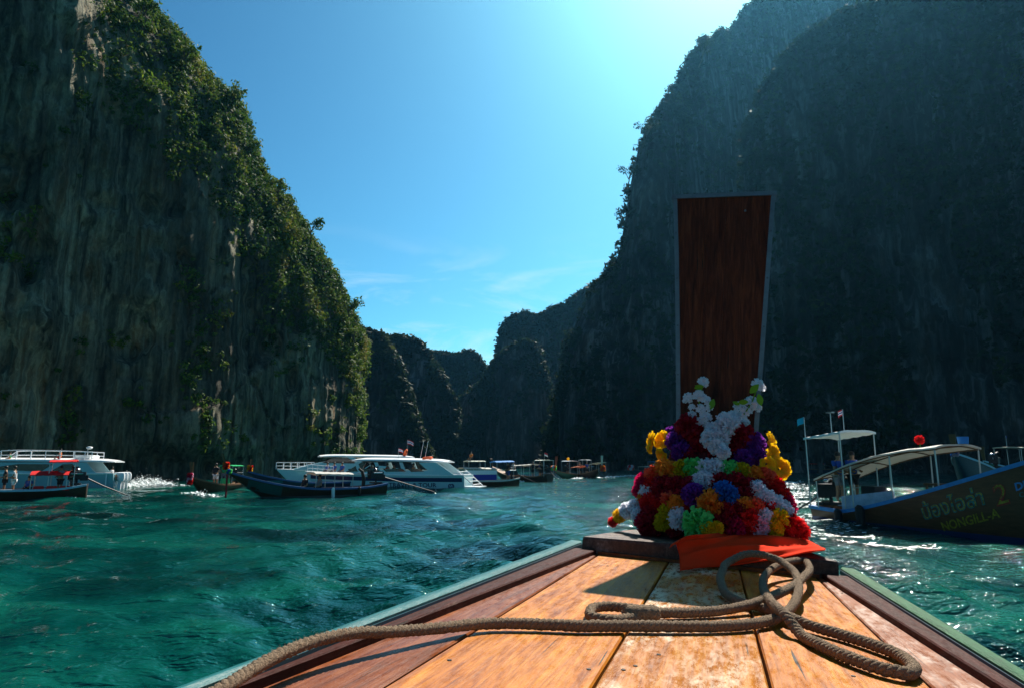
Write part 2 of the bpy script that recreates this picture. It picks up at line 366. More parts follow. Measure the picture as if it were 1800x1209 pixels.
    p[:, 0] -= np.repeat(rx, len(tt))*D; p[:, 1] -= np.repeat(ry, len(tt))*D
    G = p.reshape(nu, len(tt), 3); m = len(tt)
    i = np.arange(nu-1)[:, None]; j = np.arange(m-1)[None]
    Q = np.stack([i*m+j, i*m+j+1, (i+1)*m+j+1, (i+1)*m+j], -1).reshape(-1, 4)
    b = len(p); ends = []                                            # close both ends
    for col in (0, nu-1):
        c = np.stack([G[col, :, 0], G[col, :, 1], 0*G[col, :, 2]-2.5], -1); ends.append(c)
    V = np.concatenate([p]+ends); jj = np.arange(m-1)
    Q = np.concatenate([Q, np.stack([jj, jj+1, b+jj+1, b+jj], -1), np.stack([(nu-1)*m+jj, (nu-1)*m+jj+1, b+m+jj+1, b+m+jj], -1)])
    o = mobj(name, np_mesh(name, V, Q), rock); props(o, kind='structure')
    return o, G, HH, tt
def scatter(name, G, HH, tt, fn, n, rad, K, size, seed, leaf, lift=0.3):
    g = np.random.default_rng(seed); nu, m, _ = G.shape
    fi = g.random(n)*(nu-1.001); fj = g.random(n)*(m-1.001); i = fi.astype(int); j = fj.astype(int); a = (fi-i)[:, None]; b = (fj-j)[:, None]
    P = G[i, j]*(1-a)*(1-b)+G[i+1, j]*a*(1-b)+G[i, j+1]*(1-a)*b+G[i+1, j+1]*a*b
    e1 = G[i+1, j]-G[i, j]; e2 = G[i, j+1]-G[i, j]; nr = np.cross(e1, e2); nr /= np.linalg.norm(nr, axis=1, keepdims=True)+1e-9
    nr *= np.sign(nr[:, 2:3]*0.3-(nr[:, 0:1]*P[:, 0:1]+nr[:, 1:2]*P[:, 1:2])/np.linalg.norm(P[:, :2], axis=1, keepdims=True)+1e-6)
    v = P-EYE; yc = -v[:, 1]*SP+v[:, 2]*CP; f = v[:, 1]*CP+v[:, 2]*SP
    X = 900+v[:, 0]/f*FPX; Yp = 604.5-yc/f*FPX
    pr = fn(P, P[:, 2]/HH[i], nr, X, Yp, tt[j])
    keep = (g.random(n) < pr) & (P[:, 2] > 2.0)
    C = P[keep]+nr[keep]*lift; Rd = rad*(0.35+1.5*g.random(keep.sum())**3)
    o = mobj(name, leaf_cloud(name, C, Rd, K, size, seed), leaf); props(o, kind='stuff'); return int(keep.sum())

near_pts = [(-520, -420, 50, 15), (-150, -380, 55, 15), (60, -260, 59, 15), (150, -110, 62, 15), (205, -6, 67, 15), (250, 32, 68.5, 14), (310, 78, 71, 13), (345, 132, 73.5, 12), (385, 168, 76, 11), (425, 198, 79, 11),
            (440, 262, 81.5, 10), (465, 322, 84.5, 10), (505, 358, 88, 9), (540, 412, 91.5, 8), (570, 458, 95, 7), (598, 505, 98.5, 6), (614, 550, 101, 5), (630, 592, 105, 4), (640, 604, 112, 4), (638, 606, 124, 5), (625, 610, 140, 6)]
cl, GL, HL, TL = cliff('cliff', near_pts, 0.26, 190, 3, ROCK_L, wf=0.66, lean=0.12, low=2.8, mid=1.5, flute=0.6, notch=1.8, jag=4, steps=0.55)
def veg_near(P, h, nr, X, Y, t):
    n1 = fbm(P/6.0, 3, 41); n2 = fbm(P/2.2, 2, 42)
    wall = np.interp(X, [-200, 100, 200, 330, 420, 560, 620], [-80, 60, 190, 300, 470, 600, 640])      # wall line: below it mostly bare rock
    up = sstep(25, -45, Y-wall-n1*55); pr = up*sstep(-0.55, 0.15, n1+n2*0.6+0.25+0.5*nr[:, 2])
    edge = sstep(560, 615, X)*sstep(-0.1, 0.25, n2+0.1*n1)*0.5*(Y < 800)
    rib = np.exp(-((X-350+8*np.sin(Y*0.04))/9)**2)*(Y > 470)*(Y < 800)*sstep(-0.5, 0.1, n2)
    sp = sstep(0.02, 0.22, n1+0.25*(Y > 560)*(X < 260))*sstep(0.0, 0.3, n2)*0.5*(Y < 780)
    bare = np.exp(-((X-90)/120)**2)*(Y < 190)
    return np.clip(np.maximum.reduce([pr*(1-bare), edge, rib, sp*0.6, (t > 0.93)*0.8*(X > 205)]), 0, 1)
scatter('cliff_foliage', GL, HL, TL, veg_near, 26000, 0.75, 34, 0.15, 21, LEAF_L, 0.3)

far = [
 ('cliff', [(590, 560, 190, 6), (640, 585, 190, 7), (672, 592, 190, 8), (698, 640, 186, 7), (716, 700, 183, 6), (735, 755, 181, 5), (748, 800, 180, 4), (752, 806, 186, 3), (745, 790, 200, 4)], 0.8, 70, 13, dict(wf=0.7, low=3.0, mid=1.2)),
 ('cliff', [(660, 600, 238, 8), (700, 594, 238, 9), (735, 600, 236, 9), (757, 628, 233, 8), (775, 662, 230, 8), (795, 700, 227, 7), (806, 735, 225, 6), (800, 790, 224, 5), (810, 808, 235, 4)], 0.9, 70, 17, dict(wf=0.68, low=3.5, mid=1.4)),
 ('cliff', [(700, 625, 330, 10), (760, 620, 330, 10), (800, 624, 328, 10), (830, 618, 326, 10), (846, 632, 325, 9), (856, 652, 325, 9), (880, 690, 330, 9), (920, 700, 330, 9)], 1.3, 60, 19, dict(wf=0.6, low=4, mid=1.6)),
 ('cliff', [(782, 740, 262, 8), (812, 700, 258, 9), (850, 672, 252, 10), (868, 640, 246, 11), (896, 612, 242, 11), (930, 602, 240, 11), (948, 618, 240, 10), (962, 660, 240, 9), (966, 700, 242, 8), (985, 720, 250, 8), (1020, 720, 256, 8)], 0.9, 70, 23, dict(wf=0.66, low=3.5, mid=1.4)),
 ('cliff', [(872, 640, 318, 8), (874, 590, 316, 10), (890, 562, 314, 12), (925, 548, 312, 13), (945, 560, 312, 13), (965, 548, 310, 13), (1000, 532, 306, 13), (1030, 512, 302, 13), (1080, 470, 300, 14), (1150, 420, 300, 14)], 1.2, 70, 29, dict(wf=0.62, low=4.5, mid=1.8)),
]
def veg_far(P, h, nr, X, Y, t):
    n1 = fbm(P/11.0, 3, 51); n2 = fbm(P/4.0, 2, 52)
    return np.clip(np.maximum(sstep(-0.25, 0.25, n1+0.4*n2+1.1*(h-0.62)+0.35*nr[:, 0]), (t > 0.9)*1.0), 0, 1)
for k, (nm, pts, du, nv, seed, kw) in enumerate(far):
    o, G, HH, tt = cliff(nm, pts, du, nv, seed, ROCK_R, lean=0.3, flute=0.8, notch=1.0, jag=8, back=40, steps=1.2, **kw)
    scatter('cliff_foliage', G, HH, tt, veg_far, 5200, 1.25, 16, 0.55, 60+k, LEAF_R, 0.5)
big = [(958, 800, 196, 5), (980, 716, 192, 6), (988, 640, 188, 7), (1010, 570, 184, 8), (1030, 520, 180, 10), (1062, 478, 178, 12), (1090, 455, 176, 13), (1098, 380, 174, 14), (1112, 300, 173, 15), (1132, 232, 172, 16),
       (1170, 195, 172, 18), (1205, 130, 190, 19), (1240, 85, 206, 20), (1300, 42, 232, 22), (1350, -6, 248, 23), (1450, -50, 264, 24), (1600, -80, 272, 24), (1800, -95, 272, 24), (2100, -120, 260, 24), (2500, -160, 225, 24), (3100, -220, 170, 24)]
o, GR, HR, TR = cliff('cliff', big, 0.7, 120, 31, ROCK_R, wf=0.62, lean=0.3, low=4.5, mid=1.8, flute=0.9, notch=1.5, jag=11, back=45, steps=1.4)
def veg_big(P, h, nr, X, Y, t):
    n1 = fbm(P/np.array([12, 12, 20.0]), 3, 71); n2 = fbm(P/np.array([3.5, 3.5, 7.0]), 2, 72)
    return np.clip(np.maximum(sstep(-0.3, 0.3, n1*1.5+0.5*n2+0.8*(h-0.45)), (t > 0.92)*1.0), 0, 1)
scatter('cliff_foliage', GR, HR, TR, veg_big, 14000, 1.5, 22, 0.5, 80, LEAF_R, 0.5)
butt = [(1306, 330, 142, 3), (1312, 232, 140, 5), (1340, 172, 138, 6), (1372, 120, 137, 7), (1402, 80, 136, 8), (1440, 52, 135, 9), (1482, 22, 134, 9), (1530, 16, 133, 9), (1570, 22, 132, 9), (1640, -20, 130, 9), (1760, -70, 124, 10), (2000, -110, 112, 10), (2400, -160, 92, 10)]
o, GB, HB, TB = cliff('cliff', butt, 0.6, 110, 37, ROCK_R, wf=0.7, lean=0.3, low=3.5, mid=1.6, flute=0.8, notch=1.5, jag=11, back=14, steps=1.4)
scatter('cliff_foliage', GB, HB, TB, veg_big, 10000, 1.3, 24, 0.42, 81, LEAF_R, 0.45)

# ------------------------------------------------------------------ own boat (foreground)
def wood_mat(name, c0, c1, c2, pale, rough=0.42, worn=0.62, scale=1.0, rot=0.0, spec=0.22):
    m = bpy.data.materials.new(name); m.use_nodes = True; t = m.node_tree; b = t.nodes['Principled BSDF']; lk = t.links.new
    b.inputs['Specular IOR Level'].default_value = spec; c = N(t, 'ShaderNodeTexCoord'); oi = N(t, 'ShaderNodeObjectInfo')
    va = N(t, 'ShaderNodeVectorMath', operation='ADD'); cb = N(t, 'ShaderNodeCombineXYZ'); mm = N(t, 'ShaderNodeMath', operation='MULTIPLY'); mm.inputs[1].default_value = 37
    lk(oi.outputs['Random'], mm.inputs[0]); lk(mm.outputs[0], cb.inputs[0]); lk(mm.outputs[0], cb.inputs[1]); lk(c.outputs['Object'], va.inputs[0]); lk(cb.outputs[0], va.inputs[1])
    def noise(sc, s, d, r=0.6, dist=0.0):
        q = N(t, 'ShaderNodeMapping'); q.inputs['Scale'].default_value = sc if not rot else (sc[2], sc[1], sc[0]); n = N(t, 'ShaderNodeTexNoise')
        n.inputs['Scale'].default_value = s*scale; n.inputs['Detail'].default_value = d; n.inputs['Roughness'].default_value = r; n.inputs['Distortion'].default_value = dist
        lk(va.outputs[0], q.inputs[0]); lk(q.outputs[0], n.inputs[0]); return n.outputs['Fac']
    def ramp(f, st):
        r = N(t, 'ShaderNodeValToRGB'); e = r.color_ramp.elements
        while len(e) < len(st): e.new(0.5)
        for k, (p, col) in enumerate(st): e[k].position = p; e[k].color = col+(1,)
        lk(f, r.inputs[0]); return r.outputs[0]
    def mixc(f, a, bb, mode='MIX'):
        n = N(t, 'ShaderNodeMix', data_type='RGBA', blend_type=mode)
        if isinstance(f, float): n.inputs[0].default_value = f
        else: lk(f, n.inputs[0])
        for s, v in ((6, a), (7, bb)):
            if isinstance(v, tuple): n.inputs[s].default_value = v+(1,)
            else: lk(v, n.inputs[s])
        return n.outputs[2]
    g1 = noise((1.2, 14, 14), 3.0, 8, 0.68, 0.9); g2 = noise((0.8, 40, 40), 3.5, 6, 0.7, 0.3); g3 = noise((1, 2.2, 1), 2.6, 7, 0.7, 0.5); g4 = noise((3, 9, 9), 5.0, 9, 0.8); g5 = noise((1.0, 55, 55), 1.5, 3, 0.55, 0.2)
    base = ramp(g1, [(0.3, c0), (0.5, c1), (0.7, c2)])
    fine = ramp(g2, [(0.3, (0.62, 0.58, 0.55)), (0.65, (1.15, 1.15, 1.15))])
    col = mixc(0.85, base, fine, 'MULTIPLY')
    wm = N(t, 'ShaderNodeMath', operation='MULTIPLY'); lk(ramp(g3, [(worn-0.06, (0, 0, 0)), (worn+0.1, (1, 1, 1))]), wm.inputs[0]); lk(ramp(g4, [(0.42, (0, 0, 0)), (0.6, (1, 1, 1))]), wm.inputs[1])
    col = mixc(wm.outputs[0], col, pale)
    crack = ramp(g5, [(0.29, (1, 1, 1)), (0.315, (0, 0, 0))])
    col = mixc(crack, col, (0.02, 0.012, 0.008)); lk(col, b.inputs['Base Color'])
    rr = N(t, 'ShaderNodeMapRange'); rr.inputs[1].default_value = 0.35; rr.inputs[2].default_value = 0.65; rr.inputs[3].default_value = rough-0.14; rr.inputs[4].default_value = rough+0.2
    lk(g4, rr.inputs[0]); lk(rr.outputs[0], b.inputs['Roughness'])
    ad = N(t, 'ShaderNodeMath', operation='ADD'); lk(g2, ad.inputs[0]); lk(g4, ad.inputs[1])
    bp = N(t, 'ShaderNodeBump'); bp.inputs['Strength'].default_value = 0.35; bp.inputs['Distance'].default_value = 0.004
    lk(ad.outputs[0], bp.inputs['Height']); lk(bp.outputs[0], b.inputs['Normal']); return m
W_GOLD = wood_mat('varnished_teak', (0.22, 0.050, 0.002), (0.48, 0.145, 0.004), (0.62, 0.245, 0.010), (0.66, 0.42, 0.2), 0.36, 0.66)
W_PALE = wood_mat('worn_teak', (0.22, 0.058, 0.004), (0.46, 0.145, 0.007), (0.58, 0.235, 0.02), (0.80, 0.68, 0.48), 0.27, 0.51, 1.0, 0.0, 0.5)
W_BROWN = wood_mat('brown_teak', (0.085, 0.018, 0.004), (0.20, 0.046, 0.007), (0.30, 0.085, 0.014), (0.5, 0.34, 0.22), 0.36, 0.68)
W_RED = wood_mat('red_weathered', (0.022, 0.005, 0.004), (0.05, 0.010, 0.007), (0.085, 0.02, 0.014), (0.22, 0.14, 0.11), 0.6, 0.66, 2.0, 0.0, 0.08)
W_DARK = wood_mat('dark_beam', (0.035, 0.018, 0.013), (0.075, 0.04, 0.028), (0.13, 0.08, 0.06), (0.3, 0.24, 0.21), 0.45, 0.6, 1.6)
W_BOARD = wood_mat('prow_timber', (0.03, 0.006, 0.003), (0.10, 0.020, 0.008), (0.19, 0.045, 0.016), (0.2, 0.07, 0.04), 0.6, 0.74, 1.0, 1.0, 0.15)
M_TEAL = mat('teal_paint', (0.015, 0.125, 0.13), 0.45, var=0.35, scale=9, stretch=(1, 6, 6), wear=(0.14, 0.18, 0.10), spec=0.15, bump=0.3)
M_GWSIDE = mat('gunwale_side_paint', (0.012, 0.085, 0.12), 0.4, var=0.4, scale=12, stretch=(1, 6, 6))
M_GREENCAP = mat('green_paint', (0.025, 0.115, 0.05), 0.6, spec=0.12, var=0.4, scale=16, stretch=(1, 5, 5), wear=(0.17, 0.2, 0.11), bump=0.4)
M_BLACK = mat('tar_black', (0.012, 0.011, 0.011), 0.7)
M_TIN = mat('tin_trim', (0.17, 0.18, 0.19), 0.5, 0.6, var=0.3, scale=14)
M_SCREW = mat('screw', (0.12, 0.12, 0.12), 0.4, 0.9)
boat = empty('longtail_boat', mat=BM)
props(boat, 'wooden longtail boat the picture is taken from, its varnished foredeck and tall prow board ahead', 'boat')
CB = 0.041
def ln(p, q, h):
    a, b = DK(*p, h), DK(*q, h); k = (b[1]-a[1])/(b[0]-a[0]); return lambda x: a[1]+k*(x-a[0])
AF = 2.68                                                  # front face of the bow beam
t_out, t_in = ln((300, 1209), (1025, 940), 0.03), ln((340, 1209), (1029, 949), 0.03)
r_out, r_in = ln((356, 1209), (1027, 954), 0.016), ln((402, 1209), (1036, 970), 0.016)
mir = lambda f: (lambda a: 2*CB-f(a))
seams = [0.424, 0.165, -0.083, -0.337]
edges_b = [lambda a: r_in(a)+0.012]+[(lambda a, s=s: s) for s in seams]+[lambda a: 2*CB-r_in(a)-0.012]
A0 = -1.3
W_RUST = wood_mat('worn_red_teak', (0.14, 0.035, 0.012), (0.27, 0.075, 0.02), (0.36, 0.13, 0.045), (0.6, 0.48, 0.4), 0.4, 0.54)
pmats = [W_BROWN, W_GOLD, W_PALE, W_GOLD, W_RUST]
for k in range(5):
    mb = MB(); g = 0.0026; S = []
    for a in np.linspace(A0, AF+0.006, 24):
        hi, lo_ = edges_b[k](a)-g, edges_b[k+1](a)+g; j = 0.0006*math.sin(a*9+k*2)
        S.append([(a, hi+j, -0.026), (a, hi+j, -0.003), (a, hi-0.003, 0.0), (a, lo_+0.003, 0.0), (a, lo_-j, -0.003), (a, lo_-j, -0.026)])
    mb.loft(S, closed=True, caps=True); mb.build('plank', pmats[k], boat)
mb = MB(); mb.box((0.69, CB, -0.045), (3.98, 1.12, 0.016)); mb.build('deck_bearer', M_BLACK, boat)
for sd in (0, 1):
    f = (lambda q: q) if sd == 0 else mir
    o1, i1, o2, i2 = f(t_out), f(t_in), f(r_out), f(r_in)
    mb = MB(); S = []
    for a in np.linspace(A0, AF+0.12, 20):
        x, y = o1(a), i1(a); s = 1 if sd == 0 else -1
        S.append([(a, x, -0.04), (a, x, 0.022), (a, y, 0.022), (a, y, -0.04)])
    mb.loft(S, closed=True, caps=True); gw = mb.build('gunwale', M_GWSIDE, boat)
    mb = MB(); S = []
    for a in np.linspace(A0, AF+0.12, 30):
        x, y = o1(a), i1(a); j = 0.0006*math.sin(a*23); S.append([(a, x+s*0.002, 0.0225), (a, x+s*0.002, 0.027), (a, x-s*0.005, 0.031+j), (a, y+s*0.008, 0.031+j), (a, y+s*0.002, 0.027), (a, y+s*0.002, 0.0225)])
    mb.loft(S, closed=True, caps=True); mb.build('gunwale_cap', M_TEAL if sd == 0 else M_GREENCAP, gw)
    mb = MB(); S = []
    for a in np.linspace(A0, AF-0.004, 20):
        x, y = o2(a), i2(a); s = 1 if sd == 0 else -1
        S.append([(a, x, -0.02), (a, x, 0.013), (a, x-s*0.003, 0.016), (a, y+s*0.003, 0.016), (a, y, 0.013), (a, y, -0.02)])
    mb.loft(S, closed=True, caps=True); mb.build('rail_strip', W_RED, boat)
    mb = MB(); S = []
    for a in np.linspace(A0, AF+0.1, 8):
        S.append([(a, i1(a), -0.035), (a, o2(a), -0.035), (a, o2(a), -0.042), (a, i1(a), -0.042)])
    mb.loft(S, closed=True, caps=True); mb.build('waterway', M_BLACK, boat)
# bow beam and bow deck
def bowb(a):                                               # half width of the bow deck
    w0 = 0.5*(DK(1026, 944, 0.06)[1]-DK(1483, 989, 0.06)[1])
    t = (a-AF)/(4.05-AF); return w0*(1-0.86*t**1.15)
mb = MB(); S = []
for a in [AF, AF+0.004]+list(np.linspace(AF+0.03, 4.05, 12)):
    w = bowb(a); hh = 0.06+0.010*(a-AF)/1.3; e = 0.006 if a == AF else 0
    S.append([(a, CB+w, -0.03), (a, CB+w, hh-0.005-e), (a, CB+w*0.99, hh-e), (a, CB+w*0.5, hh-e+0.004), (a, CB, hh-e+0.006), (a, CB-w*0.5, hh-e+0.004), (a, CB-w*0.99, hh-e), (a, CB-w, hh-0.005-e), (a, CB-w, -0.03)])
mb.loft(S, closed=True, caps=True); mb.build('bow_deck', W_DARK, boat)
mb = MB(); mb.box((AF-0.008, CB, 0.006), (0.014, 2*r_in(AF)-2*CB-0.02, 0.012)); mb.build('beam_batten', W_BROWN, boat)
# hull sides down to the water
mb = MB(); S = []
for a in list(np.linspace(-3.5, AF, 14))+list(np.linspace(AF+0.15, 4.1, 8)):
    w = (t_out(max(a, A0))-CB)*(1 if a > A0 else 1.0) if a <= AF else max(0.03, bowb(min(a, 4.05))*0.99+0.01)
    k = max(0.0, (a-1.5)/2.6); bt = -2.0+1.75*k**1.6
    S.append([(a, CB+w, -0.03), (a, CB+w*0.97, -0.45*(1-0.5*k)), (a, CB+w*0.75, bt*0.6), (a, CB+w*0.3, bt*0.92), (a, CB, bt), (a, CB-w*0.3, bt*0.92), (a, CB-w*0.75, bt*0.6), (a, CB-w*0.97, -0.45*(1-0.5*k)), (a, CB-w, -0.03)])
mb.loft(S); mb.build('hull', mat('own_hull', (0.11, 0.045, 0.02), 0.5, var=0.4, scale=4, stretch=(1, 8, 8)), boat)
# prow board
PA, PL = 3.2, 0.05
def prow(px, py): return DA(px, py, PA, PL)
Lp = [(1190, 349), (1193, 450), (1194.5, 560), (1195.5, 680), (1197, 920)]; Rp = [(1356, 343), (1348, 450), (1340, 560), (1331, 680), (1312, 930)]
l3 = [prow(*p) for p in Lp]; r3 = [prow(*p) for p in Rp]
seam = [0.0, 0.30, 0.53, 1.0]
def lerp(p, q, t): return p+(q-p)*t
nb = np.array([1, 0, -PL]); nb = nb/np.linalg.norm(nb)
for k in range(3):
    mb = MB(); S = []
    for p, q in zip(l3, r3):
        t0, t1 = seam[k], seam[k+1]; u0 = lerp(p, q, t0)-np.array([0, 0.0004, 0])*(k > 0); u1 = lerp(p, q, t1)+np.array([0, 0.0004, 0])*(k < 2); z = nb*0.001*k
        S.append([u0+z, u1+z, u1+nb*0.045, u0+nb*0.045])
    mb.loft(S, closed=True, caps=True); mb.build('prow_board', W_BOARD, boat)
mb = MB(); S = []
for p, q in zip(l3, r3): S.append([lerp(p, q, 0.02)+nb*0.046, lerp(p, q, 0.98)+nb*0.046, lerp(p, q, 0.98)+nb*0.052, lerp(p, q, 0.02)+nb*0.052])
mb.loft(S, closed=True, caps=True); mb.build('seam_light_block', W_DARK, boat)  # added plate behind the boards, blocks sunlight through their seams
for side, (P3, sgn) in enumerate(((l3, 1), (r3, -1))):
    mb = MB(); S = []
    for p in P3:
        y = np.array([0, sgn*1.0, 0]); S.append([p-nb*0.004-y*0.001, p-nb*0.004+y*0.019, p+nb*0.05+y*0.019, p+nb*0.05-y*0.001])
    mb.loft(S, closed=True, caps=True); tr = mb.build('metal_trim', M_TIN, boat)
    for t in (0.12, 0.27, 0.42, 0.57, 0.66):
        p = lerp(P3[0], P3[-1], t); n_ = int(t*4); z = P3[0][2]+(P3[-1][2]-P3[0][2])*t
        y = np.interp(z, [q[2] for q in P3[::-1]], [q[1] for q in P3[::-1]]); x = np.interp(z, [q[2] for q in P3[::-1]], [q[0] for q in P3[::-1]])
        s = MB(); c = np.array([x, y+sgn*0.009, z]); s.tube([c-nb*0.0075, c-nb*0.0035], 0.005, 8); s.build('screw', M_SCREW, tr)
mb = MB(); p, q = l3[0], r3[0]; y = np.array([0, 1, 0]); uz = np.array([PL, 0, 1])
S = [[p+y*0.024-nb*0.006-uz*0.004, p+y*0.024-nb*0.006+uz*0.018, p+y*0.024+nb*0.054+uz*0.018, p+y*0.024+nb*0.054-uz*0.004], [q-y*0.024-nb*0.006-uz*0.004, q-y*0.024-nb*0.006+uz*0.018, q-y*0.024+nb*0.054+uz*0.018, q-y*0.024+nb*0.054-uz*0.004]]
mb.loft(S, closed=True, caps=True); mb.build('metal_trim', M_TIN, boat)
mb = MB(); c = DA(1310, 371, PA, PL); mb.tube([c-nb*0.004, c+nb*0.01], [0.005, 0.005], 8); mb.build('nail', M_TIN, boat)
for px, py in ((1068, 994), (1096, 1177), (1117, 1170), (1035, 1176), (1415, 1025), (1480, 1042), (790, 1160), (1158, 1150), (1500, 1188), (1010, 1090)):
    c = DK(px, py, 0.0); mb = MB(); mb.tube([c+np.array([0, 0, -0.004]), c+np.array([0, 0, 0.0012])], 0.0038, 7); mb.build('nail', M_BLACK, boat)
# core that the garlands are tied round
mb = MB(); mb.loft([[(PA-0.14*s+0.02*math.cos(t)*0-0.0+0.12*s*math.cos(t), CB-0.035+(0.05+0.26*s)*math.sin(t), h) for t in np.linspace(0, 2*math.pi, 17)[:-1]] for s, h in ((1.0, 0.065), (0.95, 0.14), (0.8, 0.24), (0.62, 0.33), (0.55, 0.42), (0.1, 0.47))], closed=True, caps=True)
mb.build('prow_wrap', mat('red_cloth_wrap', (0.10, 0.008, 0.012), 0.85, var=0.4, scale=30, bump=0.4), boat)

# ------------------------------------------------------------------ flowers
def pom_mesh(seed, K=420, wid=0.10):
    g = np.random.default_rng(seed); d = g.normal(size=(K, 3)); d /= np.linalg.norm(d, axis=1, keepdims=True)
    r = 0.72+0.42*g.random((K, 1)); a = np.cross(d, g.normal(size=d.shape)); a /= np.linalg.norm(a, axis=1, keepdims=True); b = np.cross(d, a)
    w = wid*(0.6+0.8*g.random((K, 1))); cu = (g.random((K, 1))-0.3)*0.5
    p0 = d*0.25; p1 = d*r*0.7+b*cu*0.12; p2 = d*r+b*cu*0.42; f = (0.3+g.random((K, 1)))*0.12
    V = np.stack([p0-a*w*0.25, p0+a*w*0.25, p1-a*w*0.75+b*f, p1+a*w*0.75-b*f, p2-a*w*0.95-b*f, p2+a*w*0.95+b*f, d*r*1.04+b*cu*0.42], 1).reshape(-1, 3)
    k = np.arange(K)[:, None]*7; F = np.concatenate([k+np.array([[0, 1, 3, 2]]), k+np.array([[2, 3, 5, 4]]), k+np.array([[4, 5, 6, 6]])])
    mb = MB(); mb.v = [tuple(p) for p in V]; mb.f = [tuple(q) if q[2] != q[3] else tuple(q[:3]) for q in F.tolist()]
    me = bpy.data.meshes.new('pompom'); me.from_pydata(mb.v, [], mb.f); me.update(); return me
def lily_mesh(seed, n=6, layers=2):                     # broad open petals round a deep throat
    g = np.random.default_rng(seed); mb = MB()
    for l in range(layers):
        for k in range(n):
            t = 2*math.pi*(k+0.5*l)/n+g.random()*0.2; S = []
            for q in np.linspace(0, 1, 6):
                rr = 0.12+0.95*q*(1-0.12*l); z = 0.55*q**0.6-0.25*q**2.2+0.12*l; w = 0.42*math.sin(math.pi*min(1, q*0.80+0.1))+0.03
                S.append([(rr*math.cos(t)-s*w*math.sin(t), rr*math.sin(t)+s*w*math.cos(t), z+0.10*abs(s)**2+0.05*math.sin(q*9+s*5+k)*q) for s in (-1, -0.5, 0, 0.5, 1)])
            mb.loft(S)
    me = bpy.data.meshes.new('bloom'); me.from_pydata(mb.v, [], mb.f); me.update(); return me
def blossom_mesh(seed):
    g = np.random.default_rng(seed); mb = MB()
    for (cx, cy, cz, s) in [(0, 0, 0.2, 0.6)]+[(0.55*math.cos(t), 0.55*math.sin(t), 0.1*math.sin(3*t), 0.52) for t in np.arange(5)*1.26+g.random()]:
        ax = Vector((cx, cy, cz+0.45)).normalized(); qm = ax.to_track_quat('Z', 'Y').to_matrix()
        for k in range(5):
            t = 2*math.pi*k/5+g.random()*0.3; S = []
            for q in (0.05, 0.4, 0.75, 1.0):
                w = 0.62*math.sin(math.pi*(0.12+0.72*q))*0.75; z = 0.35*q**1.5
                S.append([Vector((cx, cy, cz))+qm @ Vector(((q*math.cos(t)-u*w*math.sin(t))*s, (q*math.sin(t)+u*w*math.cos(t))*s, (z+0.1*abs(u))*s)) for u in (-1, 0, 1)])
            mb.loft(S)
    me = bpy.data.meshes.new('blossom'); me.from_pydata(mb.v, [], mb.f); me.update(); return me
POM = [pom_mesh(100+k, 400, 0.085+0.025*(k % 3)) for k in range(5)]; LIL = [lily_mesh(5), lily_mesh(6, 7, 3)]; BLO = [blossom_mesh(k) for k in (3, 4)]
def petal(name, c): return mat('petal_'+name, c, 0.65, var=0.12, scale=9, transl=0.55)
PC = dict(darkred=petal('darkred', (0.42, 0.012, 0.03)), red=petal('red', (0.78, 0.018, 0.02)), crimson=petal('crimson', (0.60, 0.008, 0.09)), coral=petal('coral', (0.92, 0.13, 0.06)), orange=petal('orange', (0.95, 0.32, 0.035)),
          yellow=petal('yellow', (0.95, 0.58, 0.01)), olive=petal('olive', (0.66, 0.5, 0.01)), green=petal('green', (0.16, 0.75, 0.22)), white=petal('white', (0.86, 0.86, 0.92)), pink=petal('pink', (0.8, 0.5, 0.62)), purple=petal('purple', (0.22, 0.035, 0.34)), blue=petal('blue', (0.02, 0.18, 0.55)))
CN = dict(darkred='dark red', red='bright red', crimson='crimson', coral='coral red', orange='orange', yellow='golden yellow', olive='mustard yellow', green='lime green', white='white', pink='pale pink', purple='purple', blue='blue')
M_LEAF = mat('plastic_leaf', (0.16, 0.36, 0.015), 0.45, transl=0.4)
fcount = [0]
def flower(par, zx, zy, zr, c, meshes, nm, inv, dep=0.0, up=None):
    px, py = 1040+zx/3.181, 640+zy/3.181
    a = min(2.83+0.30*(900-zy)/560, 3.09)+0.20*((zx-690)/520)**2+dep
    p = DA(px, py, a); r = zr/3.181*a/1218*(1.12 if nm != 'blossom' else 0.86)
    fcount[0] += 1; g = random.Random(fcount[0]*7+3)
    o = mobj(nm, meshes[fcount[0] % len(meshes)], PC[c], par)
    if up is None: rot = Matrix.Rotation(g.random()*6.28, 4, 'Z') @ Matrix.Rotation(g.random()*6.28, 4, 'X')
    else: rot = Vector(up).to_track_quat('Z', 'Y').to_matrix().to_4x4() @ Matrix.Rotation(g.random()*6.28, 4, 'Z')
    o.matrix_basis = inv @ BM @ Matrix.Translation(Vector(p)) @ rot @ Matrix.Scale(r, 4)
    o['label'] = CN[c]+' '+('pompom' if nm == 'pompom' else 'flower'); return p, r
def garland(label, items, meshes=POM, nm='pompom', ups=None):
    x = np.mean([i[0] for i in items]); y = np.mean([i[1] for i in items]); p = DA(1040+x/3.181, 640+y/3.181, 3.0)
    g = empty('flower_garland', mat=BM @ Matrix.Translation(Vector(p))); props(g, label, 'garland', 'flower garlands hung on the prow of the near boat')
    inv = (BM @ Matrix.Translation(Vector(p))).inverted(); pts = []
    for k, it in enumerate(items):
        pts.append(flower(g, *it[:4], meshes, nm, inv, *(it[4:5]), up=(ups[k] if ups else None)))
    return g
